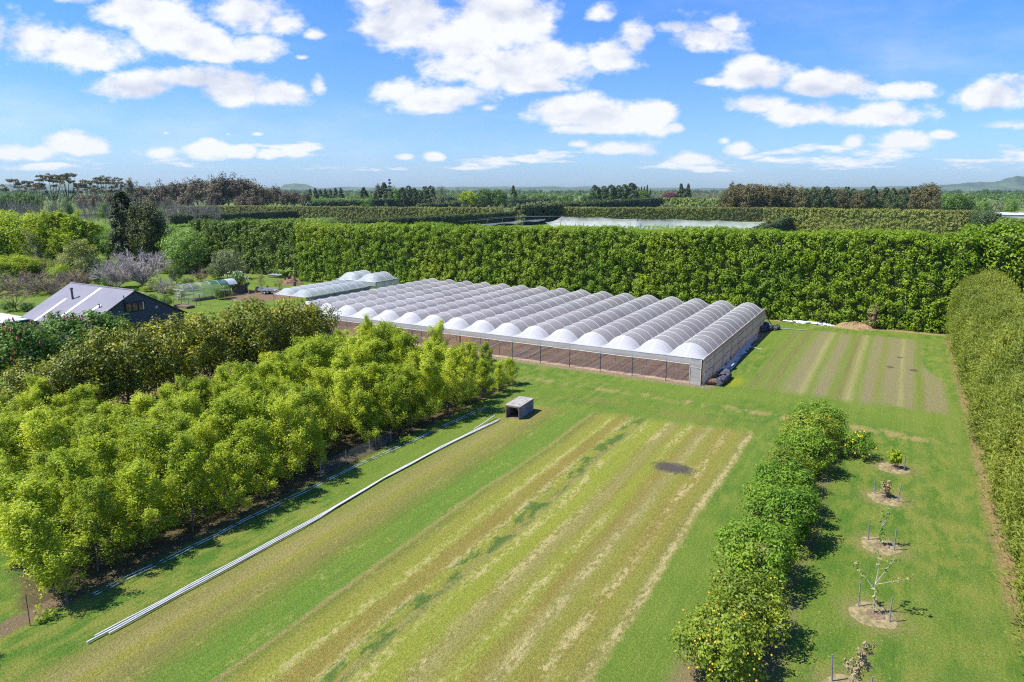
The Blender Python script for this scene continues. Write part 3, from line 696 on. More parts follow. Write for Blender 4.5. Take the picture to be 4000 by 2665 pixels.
# feathery hedge on the right
def feathery():
    r = rng(21); mb = MB(); n = 7200
    y = 27 + r.random(n) * 74; a = r.random(n); side = r.random(n) < .62
    w = 2.7; hgt = 6.9 + .5 * np.sin(y * .21) + .3 * np.sin(y * .53 + 1)
    zc = np.where(side, a * hgt * .93, hgt * (.9 + .1 * r.random(n)))
    prof = np.sqrt(np.clip(1 - np.clip((zc / hgt - .45) / .55, 0, 1) ** 2.4, 0, 1)) * (.82 + .18 * np.clip(zc / 1.2, 0, 1))
    bul = .35 * np.sin(y * 1.35 + np.sin(y * .4) * 2) + .3 * np.sin(y * .47)
    x = np.where(side, 9.2 - (w + bul * .6) * prof, 9.2 + (a - .5) * 2 * w * 1.0)
    hz = np.where(side, zc, hgt * np.sqrt(np.clip(1 - ((x - 9.1) / (w * 1.35)) ** 2, .2, 1)) + bul * .5)
    C = np.stack([x + r.normal(size=n) * .22, y, hz + r.normal(size=n) * .25], 1)
    per = 46; d = unit(np.array((-.45, -.1, 1.)) + r.normal(size=(n, 1, 3)) * .42 + r.normal(size=(n, per, 3)) * .30)
    d[~side] = unit(d[~side] + (0.35, 0, .3))
    P = C[:, None] + d * (r.random((n, per, 1)) * .95) + r.normal(size=(n, per, 3)) * .12
    N = unit(np.stack([np.where(side, -1, -.2), np.full(n, -.15), np.where(side, .35, 1)], 1)[:, None] + r.normal(size=(n, per, 3)) * .75)
    P = P.reshape(-1, 3); P[:, 2] = np.maximum(P[:, 2], .06)
    mb.leaves(P, N.reshape(-1, 3), .15 + .20 * r.random(n * per), .22, d.reshape(-1, 3))
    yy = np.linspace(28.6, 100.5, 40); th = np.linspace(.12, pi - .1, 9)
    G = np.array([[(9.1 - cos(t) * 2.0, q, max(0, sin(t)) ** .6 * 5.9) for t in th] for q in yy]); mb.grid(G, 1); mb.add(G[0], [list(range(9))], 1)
    ne = 420; ang = r.random(ne) * pi; rad = np.sqrt(r.random(ne)); CE = np.stack([9.2 - np.cos(ang) * rad * 2.5, 27.6 + r.normal(size=ne) * .3, np.sin(ang) * rad * 6.2], 1)
    clump_leaves(mb, r, CE, .55, 40, .24, CE + (0, 1, 0), wr=.25, upT=.7)
    o = tag(mb.build('feathery_hedge', [M['feather'], M['core']]), 'thick olive-brown hedge of feathery upright foliage along the right side', 'hedge')
feathery()
# clipped hedges of the far paddocks
def clipped(px0, px1, h, th, mat, label, seed, cl=.95, leaf=.5, back=None, per=26, ragged=.25):
    p0, p1 = g(*px0, h), g(*px1, h)
    return hedge('clipped_hedge', p0, p1, h, h, th, mat, label, cl, cl * .75, per, leaf, seed, jag=.10, group='clipped paddock hedges', faces='fte', ragged=ragged, per_top=1.6)
clipped((860, 804), (1962, 813), 8.0, 3, 'clip', 'pale patchy clipped hedge across the middle of the far paddocks', 31)
clipped((663, 843), (1205, 821), 5.5, 3, 'clipshade', 'dark-sided clipped hedge ending squarely against the pale patchy hedge', 32)
clipped((1180, 876), (2001, 827), 6.65, 3, 'clipshade', 'long dark-sided clipped hedge rising just behind the shelterbelt top', 33)
clipped((2008, 810), (2990, 812), 7.75, 3.2, 'clip', 'brownish clipped hedge behind the torn white crop net', 34)
clipped((2990, 812), (3815, 824), 10.3, 3.2, 'clip', 'brown clipped hedge with bare stems behind the bright shelterbelt', 35)
clipped((2925, 905), (3081, 845), 6.9, 2.6, 'clipshade', 'short dark wedge-shaped clipped hedge beside the white crop net', 36, 1.0, .7)
clipped((2038, 805), (2593, 773), 9.7, 4, 'clipshade', 'tall dark clipped hedge running back to the cypress clump', 37, 1.8, 1.2)
clipped((2593, 774), (3000, 778), 9.7, 4, 'clipgreen', 'green clipped hedge between the cypresses and the bronze trees', 38, 2., 1.3)
clipped((1640, 798), (2151, 777), 6.4, 4, 'clipshade', 'low dark clipped hedge in front of the lone round dark tree', 39, 1.8, 1.2)
clipped((1200, 792), (1930, 764), 9, 5, 'cypress', 'ragged dark hedge behind the pale patchy hedge', 40, 2, 1.4, ragged=.9)
clipped((3860, 845), (4060, 862), 6, 3, 'clipgreen', 'green clipped hedge below the white shed roof', 41)
clipped((3815, 826), (3872, 836), 10, 5, 'cypress', 'dark rounded end of the brown clipped hedge', 42, 1.3)
clipped((640, 825), (470, 829), 6, 3, 'cypress', 'dark low hedge glimpsed behind the two dark conifers', 43)
clipped((880, 805), (700, 806), 7.5, 3, 'clipgreen', 'green clipped hedge in front of the bare grey orchard', 44)

# ------------------------------------------------------------------ far trees
def far_kind(seed, kind):
    if kind == 'gum': return mk(umbrella_tree(seed, 20, 7.5, .35, 15, 40, .75), 'eucalypt', 'bark')
    if kind == 'gumfull': return mk(round_tree(seed, 20, 6.6, 3, 110, 1.7, 26, .95, 7, .35, jag=.5, jit=.9), 'gumbrown')
    if kind == 'slim': return mk(round_tree(seed, 20, 3.0, 9, 34, 1.2, 24, .8, 5, .3, jag=.6), 'eucalypt')
    if kind == 'cypress': return mk(cone_tree(seed, 20, 6.0, 190, 1.5, 26, .9, .42, .02, up=.2), 'cypress')
    if kind == 'bronze': return mk(round_tree(seed, 20, 7.6, .5, 190, 1.6, 26, .9, 4, .4, jag=.22, low=-.95), 'browncypress')
    if kind == 'pine': return mk(cone_tree(seed, 20, 5.2, 130, 1.5, 24, .9, .85, .05), 'cypress')
    if kind == 'norfolk': return mk(cone_tree(seed, 20, 4.0, 120, .8, 22, .6, .9, .06, tiers=9), 'cypress')
    if kind == 'round': return mk(round_tree(seed, 20, 9, 1, 170, 2.0, 26, 1.0, 4, .4, jag=.22), 'green')
    if kind == 'lime': return mk(round_tree(seed, 20, 9, 1, 170, 2.0, 26, 1.0, 4, .4, jag=.25), 'lime')
    if kind == 'fresh': return mk(round_tree(seed, 20, 8, 1, 150, 2.0, 26, 1.0, 4, .4, jag=.3), 'fresh')
    if kind == 'purple': return mk(round_tree(seed, 20, 11, 1, 120, 2.4, 26, 1.2, 4, .4, jag=.2), 'purple')
    if kind == 'grey': return mk(spray_tree(seed, 20, 7, .1, 26, 7, .6, .2, 1.0, 1.5), 'greygreen', 'grey_twig')
    if kind == 'bareorchard': return (None, bare_tree(seed, 20, 12, 10, .3, 6, 5, .9, thin=4.0).mesh('trunk', M['orchard_twig']))
FK = {k: [far_kind(600 + 10 * i + j, k) for j in range(2)] for i, k in enumerate(('gum', 'gumfull', 'slim', 'cypress', 'bronze', 'pine', 'norfolk', 'round', 'lime', 'fresh', 'purple', 'grey', 'bareorchard'))}
FN = dict(gum='eucalyptus_tree', gumfull='eucalyptus_tree', slim='eucalyptus_tree', cypress='cypress_tree', bronze='cypress_tree', pine='pine_tree', norfolk='norfolk_pine', round='broadleaf_tree', lime='broadleaf_tree', fresh='broadleaf_tree', purple='purple_tree', grey='poplar_tree', bareorchard='bare_tree')
def far(kind, px, py, D, wid=1.0, label='', group=None):
    s = top_z(py, D) / 20; me = FK[kind][int(RR.integers(2))]
    return plant(FN[kind], me, gd(px, D), label, 'tree', group, RR.random() * 6.28, (s * wid, s * wid, s))
for px, py, w in ((62, 698, 1.0), (118, 706, .8), (205, 682, 1.0), (262, 676, 1.0), (318, 712, .8), (360, 708, .8), (410, 690, 1.1), (465, 708, .8), (150, 716, .7)):
    far('gum', px, py, 480 + RR.random() * 40, w, 'tall gum with flat layered crown on the left skyline', 'flat-crowned gums on the skyline')
far('slim', 505, 690, 480, 1, 'slim tufted gum standing alone above the dark conifer')
for px, py, w in ((545, 716, 1.), (590, 722, 1.), (635, 708, 1.), (680, 708, 1.1), (725, 700, 1.), (770, 692, 1.1), (815, 690, 1.), (850, 686, 1.1), (890, 683, 1.1), (930, 684, 1.), (965, 692, 1.), (1000, 705, 1.), (1035, 728, 1.), (1075, 722, 1.), (1110, 742, 1.), (1150, 740, 1.1), (1190, 748, 1.)):
    far('gumfull', px, py, 500 + RR.random() * 60, w, 'full brown-green gum in the wood on the left skyline', 'gums in the skyline wood')
for px in range(300, 1040, 62):
    far('gumfull', px + RR.normal() * 14, 752 + RR.normal() * 9, 455 + RR.random() * 30, 1.3, 'lower gum in front of the skyline wood', 'lower gums of the wood')
for px, py in ((20, 755), (70, 748), (110, 752), (-15, 760)):
    far('round', px, py, 440, 1., 'dark rounded tree below the flat-crowned gums', 'rounded trees below the gums')
for px in range(-10, 700, 21):
    far('bareorchard' if RR.random() < .72 else 'grey', px, 782 + RR.normal() * 5, 330 + RR.random() * 60, .62, 'grey leafless orchard tree in the band behind the lime trees', 'bare grey orchard trees')
for px in range(640, 860, 20):
    far('bareorchard', px, 790 + RR.normal() * 4, 340 + RR.random() * 40, .62, 'pale bare orchard tree behind the green clipped hedge', 'bare orchard trees by the hedge')
for px, py in ((250, 772), (195, 784), (395, 782)): far('fresh', px, py, 372, .7, 'fresh green tree among the bare grey orchard', 'green trees among the bare orchard')
for px in range(1210, 1340, 20): far('pine', px, 738 + RR.normal() * 4, 760 + RR.random() * 60, 1.2, 'dark pine in the row above the pale fresh hedge', 'dark pines above the hedge')
for px in range(1225, 1440, 26): far('fresh', px, 768 + RR.normal() * 2, 560, 1.1, 'light green tree in the low row above the ragged hedge', 'light green row trees')
for px, py, k, w, lab in ((1475, 714, 'slim', 1.1, 'thin tufted gum left of the norfolk pine'), (1500, 716, 'pine', 1.5, 'broad dark pine left of the norfolk pine'), (1522, 697, 'norfolk', 1.15, 'tiered norfolk pine rising above the horizon'), (1540, 728, 'fresh', .9, 'pale fresh tree right of the norfolk pine'),
                          (1420, 733, 'pine', 1.6, 'dark spreading conifer left of the pine group'), (1465, 755, 'pine', 1.6, 'low dark conifer below the thin gum'), (1570, 733, 'cypress', 1., 'dark cypress right of the pale fresh tree'), (1700, 721, 'grey', 1.3, 'grey-green poplar with broad crown at the middle skyline'), (1745, 724, 'grey', 1.3, 'grey-green poplar beside the yellow-green dome tree'), (1785, 724, 'grey', .8, 'narrow poplar beside the yellow-green dome tree'),
                          (1828, 742, 'lime', 1.3, 'yellow-green dome-shaped tree on the middle horizon'), (1890, 735, 'round', 1.1, 'dark dome tree right of the yellow-green dome tree'), (1945, 737, 'round', 1.1, 'grey-green round tree above the end of the ragged hedge'), (2005, 727, 'pine', 1.2, 'lone dark pointed pine on the middle horizon'),
                          (2660, 720, 'pine', 1.2, 'dark pointed conifer of the pair right of the purple tree'), (2688, 720, 'pine', 1., 'narrower conifer of the pair right of the purple tree'), (2675, 738, 'cypress', 1.4, 'round green tree below the conifer pair'), (2622, 748, 'purple', 1.0, 'purple-red tree on the horizon'), (2860, 704, 'slim', 1.0, 'tufted gum above the bronze trees')):
    far(k, px, py, 640 if px < 2000 else 700, w, lab)
for px in range(1595, 1690, 22): far('cypress', px, 733 + RR.normal() * 4, 650, 1., 'dark cypress in the row left of the grey poplars', 'dark cypresses in the middle')
for px in range(2040, 2330, 24): far('round', px, 765 + RR.normal() * 6, 800 + RR.random() * 100, .9, 'low dark green tree in the belt before the cypress clump', 'low trees in the middle belt')
for px, py, w in ((2325, 725, 1.15), (2360, 728, 1.0), (2388, 724, 1.1), (2418, 726, 1.1), (2440, 722, 1.1), (2468, 717, 1.3)): far('cypress', px, py, 640, w, 'dense dark cypress of the clump behind the tall clipped hedge', 'cypress clump')
for px in (2495, 2506, 2517, 2528, 2541): far('pine', px, 730 + RR.normal() * 4, 800, .55, 'small spiky conifer right of the cypress clump', 'small spiky conifers')
far('round', 2510, 743, 660, 1.1, 'olive round tree right of the cypress clump')
for px in range(2560, 2830, 17): far('bareorchard', px, 751 + RR.normal() * 2, 760 + RR.random() * 60, .9, 'grey-brown orchard tree between the purple tree and the bronze trees', 'grey-brown orchard row')
for px, py, w in ((2850, 732, 1.), (2885, 713, 1.1), (2925, 718, 1.1), (2955, 712, 1.1), (3000, 718, 1.0), (3038, 722, 1.0), (3070, 713, 1.0), (2905, 738, 1.2), (2985, 742, 1.2)): far('bronze', px, py, 470 + RR.random() * 20, w, 'bronze-green rounded conifer standing behind the brown clipped hedge', 'bronze conifers')
for k, px in enumerate(range(3100, 3575, 26)):
    far('bronze' if k % 3 == 1 else 'cypress', px, 733 + RR.normal() * 5, 470 + RR.random() * 40, .85, 'dark green conifer in the long row behind the brown clipped hedge', 'long conifer row')
far('bronze', 3598, 718, 460, .95, 'large bronze conifer at the end of the long row'); far('bronze', 3640, 712, 450, .9, 'tallest bronze conifer at the end of the long row'); far('slim', 3636, 708, 455, .9, 'tufted leaders above the tallest bronze conifer')
for px, py, k, lab in ((3700, 756, 'fresh', 'light green tree right of the long conifer row'), (3745, 754, 'round', 'mid-green tree between the light green trees'), (3785, 766, 'round', 'dark green tree near the end of the brown clipped hedge'), (3725, 792, 'gumfull', 'low purple-brown tree in front of the light green ones'), (3848, 778, 'fresh', 'light green tree above the white shed roof'), (3960, 772, 'fresh', 'light green tree at the right edge above the shed'), (3850, 737, 'round', 'dark distant dome of trees on the right horizon'), (3900, 742, 'round', 'distant dark dome right of the larger one')):
    far(k, px, py, 480 if py > 750 else 1500, 1.0, lab)
# distant woods that read as one mass
def woods(name, D0, D1, n, h, seed, mat, label, px0=-300, px1=4300):
    r = rng(seed); px = px0 + (px1 - px0) * r.random(n); D = D0 + (D1 - D0) * r.random(n) ** .8
    B = np.array([gd(a, b) for a, b in zip(px, D)]); hh = h * (.5 + .8 * r.random(n)); C = []
    for k in range(4): C.append(B + r.normal(size=(n, 3)) * (h * .5, h * .5, 0) + np.stack([0 * hh, 0 * hh, hh * (.25 + .22 * k)], 1))
    C = np.concatenate(C); C[:, 2] = np.maximum(C[:, 2], .6)
    mb = MB(); clump_leaves(mb, r, C, h * .42, 16, h * .34, C - (0, 0, 1.), out=.6, jit=.5)
    return tag(mb.build(name, M[mat]), label, 'woods', None, 'stuff')
woods('distant_woodland', 900, 1700, 1100, 9, 61, 'green', 'belts of distant dark green trees below the horizon')
woods('distant_woodland', 1700, 4200, 1500, 13, 62, 'cypress', 'farthest wooded band along the horizon')
woods('orchard_scrub', 520, 800, 420, 5.0, 63, 'greygreen', 'scrubby orchard belts in the middle distance', 1200, 4300)

# ------------------------------------------------------------------ the multi-span polytunnel
GX1, NS, SP, GY0, GY1, EAVE, RISE = -15.2, 16, 3.4, 62.5, 94.3, 2.5, .98
HY0, NB = 64.55, 13; BAY = (92.2 - HY0) / NB
def arc(n=15, rise=RISE, w=SP):
    t = np.linspace(-1, 1, n); return np.stack([t * w / 2, rise * (1 - np.abs(t) ** 2.1)], 1)
def tunnel_parts(rise, eave, w, y0, hy0, nb, bay, y1, sag=.03):
    A = arc(15, 1.0, w); film, front = MB(), MB()
    for b in range(nb):
        rows = []
        for k in range(7):
            f = k / 6; sg = sag * 4 * f * (1 - f); y = hy0 + (b + f) * bay
            rows.append(np.stack([A[:, 0], np.full(15, y), eave + A[:, 1] * rise - sg * A[:, 1]], 1))
        film.grid(np.array(rows), flip=True)
    def cap(mb, ya, yb, fl):
        rows = []
        for k in range(6):
            f = k / 5; rows.append(np.stack([A[:, 0], np.full(15, ya + (yb - ya) * f), eave + A[:, 1] * rise * (f ** .8)], 1))
        mb.grid(np.array(rows), flip=fl)
    cap(front, y0, hy0, True); cap(film, y1, hy0 + nb * bay, False)
    return film, front
film, front = tunnel_parts(RISE, 0, SP, 0, HY0 - GY0, NB, BAY, GY1 - GY0)
film_me, front_me = film.mesh('roof_film', M['film']), front.mesh('end_film', M['endfilm'])
A = arc(13); hoop_me = MB().tube(np.stack([A[:, 0], 0 * A[:, 0], A[:, 1] + .008], 1), .021, 5).mesh('hoop', M['hoop'])
seam_me = MB().add([(-.05, 0, .02), (.05, 0, .02), (.05, 2.03, RISE + .015), (-.05, 2.03, RISE + .015)], [(0, 1, 2, 3)]).mesh('seam', M['hoop'])
PT = empty('polytunnel', (GX1 - NS * SP / 2, GY0, 0), 'large white multi-span polytunnel with an open front in front of the tall hedge', 'greenhouse')
def pl(o, x, y, z): o.location = (x - PT.location[0], y - PT.location[1], z); return o
spans = []
for s in range(NS):
    xc = GX1 - (s + .5) * SP
    spans.append((xc, pl(link('roof_film', film_me, PT), xc, GY0, EAVE)))
    e = pl(link('end_film', front_me, PT), xc, GY0, EAVE); link('seam', seam_me, e)
cand = sorted(((np.hypot(xc, HY0 + k * BAY), s, k) for s, (xc, _) in enumerate(spans) for k in range(NB + 1)))
rest = MB()
for q, (_, s, k) in enumerate(cand):
    if q < 100: link('hoop', hoop_me, spans[s][1]).location = (0, HY0 - GY0 + k * BAY, 0)
    else: rest.tube(np.stack([A[:, 0] + spans[s][0] - PT.location[0], 0 * A[:, 0] + HY0 - GY0 + k * BAY, A[:, 1] + .012 + EAVE], 1), .026, 5, cap=False)
tag(rest.build('hoop', M['hoop'], PT), kind='stuff')
# gutters, front beam, posts, nets
def ptm(mb, name, mat): o = mb.build(name, mat, PT); o.location = (-PT.location[0], -PT.location[1], 0); return o
gut = MB()
for s in range(NS + 1): gut.box((GX1 - s * SP, (GY0 + GY1) / 2, EAVE - .03), (.09, GY1 - GY0, .05))
ptm(gut, 'gutter', M['hoop'])
b_ = MB(); b_.tube([(GX1, GY0 - .02, EAVE - .02), (GX1 - NS * SP / 2, GY0 - .02, EAVE - .05), (GX1 - NS * SP, GY0 - .02, EAVE - .02)], .04, 6); ptm(b_, 'front_beam', M['dark_steel'])
post_me = MB().tube([(0, 0, 0), (0, 0, EAVE - .05)], .045, 7).mesh('post', M['dark_steel'])
for s in range(NS + 1): pl(link('post', post_me, PT), GX1 - s * SP, GY0 - .03, 0)
ipost_me = MB().tube([(0, 0, .02), (0, 0, EAVE - .08)], .035, 6).box((0, 0, .06), (.38, .38, .06)).mesh('post', M['galv'])
for s in range(1, NS):
    for yy in (66.7, 73.1, 79.5, 85.9): pl(link('post', ipost_me, PT), GX1 - s * SP, yy, 0)
r = rng(70); xv = np.linspace(GX1 - 1.05, GX1 - NS * SP, 120); f = fbm1(r, xv, 4, .6)
val = MB(); zz = np.linspace(0, 1, 5)
G = np.array([[(x, GY0 - .09 - .05 * np.sin(q * 3) * ff, EAVE - .03 - q * (.50 + .08 * ff)) for q in zz] for x, ff in zip(xv, f)]); val.grid(G); ptm(val, 'valance_net', M['valance'])
rope = MB().tube(np.array([(x, GY0 - .10, EAVE - .03 - (.50 + .08 * ff)) for x, ff in zip(xv, f)]), .022, 4, cap=False); ptm(rope, 'valance_rope', M['white_pipe'])
cp = MB(); cp.grid(np.array([[(GX1 - 1.08 + .98 * a + .03 * np.sin(b * 7), GY0 - .11 + .03 * np.sin(a * 5 + b * 4), b * 2.46) for b in np.linspace(0, 1, 8)] for a in np.linspace(0, 1, 6)])); ptm(cp, 'corner_net', M['valance'])
cfm = MB().tube([(GX1 - 1.1, GY0 - .12, 0), (GX1 - 1.1, GY0 - .12, 2.48)], .03, 6).tube([(GX1 - .06, GY0 - .12, 0), (GX1 - .06, GY0 - .12, 2.48)], .035, 6).tube([(GX1 + .15, GY0 + .6, 0), (GX1 + .15, GY0 + .6, 2.45)], .035, 6).tube([(GX1 - 1.1, GY0 - .13, 1.72), (GX1 - .06, GY0 - .13, 1.62), (GX1 + .2, GY0 + .5, 1.6)], .02, 5); ptm(cfm, 'corner_frame', M['white_pipe'])
side = MB(); yv = np.linspace(GY0 + .35, GY1, 150); fs = fbm1(rng(71), yv, 5, .9)
side.grid(np.array([[(GX1 + .07 + .10 * ff * np.sin(q * 3.1) + .05 * np.sin(y * 3.1) * (1 - q), y, EAVE * q - .02 * ff) for q in np.linspace(0, 1, 9)] for y, ff in zip(yv, fs)]))
ptm(side, 'side_net', M['sidenet'])
for z, wob in ((2.02, .05), (1.15, .22)):
    ln = MB().tube(np.array([(GX1 + .21, y, z + wob * (ff - .5) * 2) for y, ff in zip(yv, fs)]), .026, 4, cap=False); ptm(ln, 'side_line', M['dark_steel'])
sb = MB().tube(np.array([(GX1 + .06, y, EAVE + .01 + .02 * ff) for y, ff in zip(yv, fs)]), .05, 5); ptm(sb, 'eave_trim', simple('stained_trim', (.55, .50, .40), .8, .25, 1.2, c2=(.34, .22, .11)))
for yy in np.linspace(GY0 + 4.2, GY1 - .1, 8): pl(link('post', post_me, PT), GX1 + .02, yy, 0)
# back and left walls (seen from the side)
bw = MB().grid(np.array([[(x, GY1 + .02, z) for z in (0, 1.2, EAVE)] for x in np.linspace(GX1, GX1 - NS * SP, 40)])); ptm(bw, 'back_net', M['sidenet'])
lw = MB().grid(np.array([[(GX1 - NS * SP - .05, y, z) for z in (0, 1.2, EAVE)] for y in np.linspace(GY0, GY1, 24)])); ptm(lw, 'side_net', M['sidenet'])
# soil inside
def soil():
    m, t, b = newmat('tilled_soil'); x, y, z = sep(t, geo(t, 'Position'))
    n = noise(t, vec(t, x * 1.4, y * .8, z), 3.5, 6, .7) * .6 + noise(t, vec(t, x * 2.0, y * .06, 2.), 1.2, 4, .6) * .4; big = noise(t, vec(t, x * .25, y * .12), 1, 3)
    col = mixc(t, n.ss(.3, .7), (.18, .118, .083), (.35, .245, .18))
    col = mixc(t, big.ss(.5, .62) * x.ss(-36, -40) * .7, col, (.45, .27, .11))
    gap = ((x + 15.2) * (2 * pi / 3.4)).sin().abs().ss(.35, .05) * noise(t, vec(t, x, y), .6, 4, .7).ss(.5, .62)
    col = mixc(t, gap * .9, col, (.20, .28, .045))
    t.links.new(col.s, b.inputs['Base Color']); b.inputs['Roughness'].default_value = .95; b.inputs['Specular IOR Level'].default_value = .05
    bump(t, b, n, .12)
    xs = np.linspace(GX1 - NS * SP + .1, GX1 - .12, 330); ys = np.linspace(GY0 + .05, GY1 - .1, 40); r = rng(4)
    Z = .05 + .025 * np.sin(xs * 2 * pi / 1.7)[:, None] + .012 * r.random((330, 1)) + .0 * ys[None]
    Z *= np.clip((ys - GY0) / .6, .1, 1)[None]
    structure('soil_bed', MB().grid(np.stack([np.repeat(xs[:, None], 40, 1), np.repeat(ys[None], 330, 0), Z], -1)), m)
soil()
# stakes and pipes lying or standing in the beds
stk = MB().tube([(0, 0, 0), (.03, 0, 1.25)], .028, 5).mesh('garden_stake', M['timber'])
r = rng(72)
for k in range(26):
    x = -37.5 - 22 * (k + r.random() * .6) / 26; y = 63.6 + (k * 7 % 5) * 1.7
    o = tag(link('garden_stake', stk), 'dark stake standing in the brown beds under the open polytunnel front', 'stake', 'stakes in the polytunnel beds'); o.location = (x, y, .02); o.rotation_euler = (r.normal() * .05, r.normal() * .05, r.random() * 6)
for k, x in enumerate((-34.6, -36.0, -40.4, -47.2, -57.0)):
    mb = MB().tube([(x + .1 * np.sin(q), 63.2 + q, .16 + .02 * np.sin(q * 2)) for q in np.linspace(0, 15, 14)], .04, 5)
    tag(mb.build('irrigation_pipe', M['white_pipe']), ('white irrigation pipe along the bed under the polytunnel, ' + ('nearest the camera', 'beside the nearest one', 'behind the grove tips', 'left of the tall leaders', 'beside the purple-brown plants')[k]), 'pipe', 'pipes in the beds')
mb = MB(); r = rng(73); C = np.column_stack([-58.2 + 4.6 * r.random(60), 63.6 + 3 * r.random(60), .25 + .35 * r.random(60)]); clump_leaves(mb, r, C, .3, 24, .16, C - (0, 0, 1))
tag(mb.build('bed_plants', M['purple'] if False else leafmat('mauve_crop_leaf', (.07, .06, .05), (.12, .10, .09), (.20, .13, .17), .6, .2)), 'low mauve-brown crop growing under the left of the polytunnel', 'plants', None, 'stuff')

# ------------------------------------------------------------------ smaller tunnels on the left
def small_tunnel(name, x0, x1, ns, y0, y1, eave, rise, nb, label, wall):
    sp = (x1 - x0) / ns; root = empty(name, ((x0 + x1) / 2, y0, 0), label, 'greenhouse'); bay = (y1 - y0 - 2.4) / nb
    f, fr = tunnel_parts(rise, 0, sp, 0, 1.2, nb, bay, y1 - y0)
    fm, em = f.mesh('roof_film', M['bluefilm']), fr.mesh('end_film', M['bluefilm'])
    Aq = arc(11, rise, sp); hm = MB().tube(np.stack([Aq[:, 0], 0 * Aq[:, 0], Aq[:, 1] + .012], 1), .022, 4).mesh('hoop', M['hoop'])
    pm = MB().tube([(0, 0, 0), (0, 0, eave)], .045, 6).mesh('post', M['timber'])
    for s in range(ns):
        xc = x0 + (s + .5) * sp - (x0 + x1) / 2
        a = link('roof_film', fm, root); a.location = (xc, 0, eave); link('end_film', em, root).location = (xc, 0, eave)
        for k in range(nb + 1): link('hoop', hm, a).location = (0, 1.2 + k * bay, 0)
    for s in range(ns + 1):
        for yy in np.linspace(0, y1 - y0, 4): link('post', pm, root).location = (x0 + s * sp - (x0 + x1) / 2, yy, 0)
    w = MB(); xr = (x1 - x0) / 2
    w.grid(np.array([[(xr + .06, y, z) for z in np.linspace(.0, eave - .12, 3)] for y in np.linspace(0, y1 - y0, 12)])); w.build('side_wall', wall, root)
    if ns == 2 and eave > 2.4: MB().grid(np.array([[(x, -.03, z) for z in (eave - .75, eave)] for x in np.linspace(-xr, xr, 8)])).build('valance_net', M['bluefilm'], root)
    e = MB().box((0, -.02, eave - .02), (x1 - x0, .07, .07)).box((xr, (y1 - y0) / 2, eave - .02), (.08, y1 - y0, .07)); e.build('eave_rail', M['hoop'], root)
    return root
panel = simple('grey_wall_panels', (.25, .26, .30), .6, .2, .9, c2=(.13, .14, .17), stretch=(1, 1, .2))
small_tunnel('low_tunnel', -84.4, -77.4, 2, 73.0, 87.4, 2.15, .85, 7, 'low twin-span film tunnel with grey side panels left of the big polytunnel', panel)
small_tunnel('tall_tunnel', -85.6, -76.6, 2, 87.9, 94.0, 2.75, 1.15, 2, 'taller bluish twin-span tunnel at the far end of the low one', M['bluefilm'])

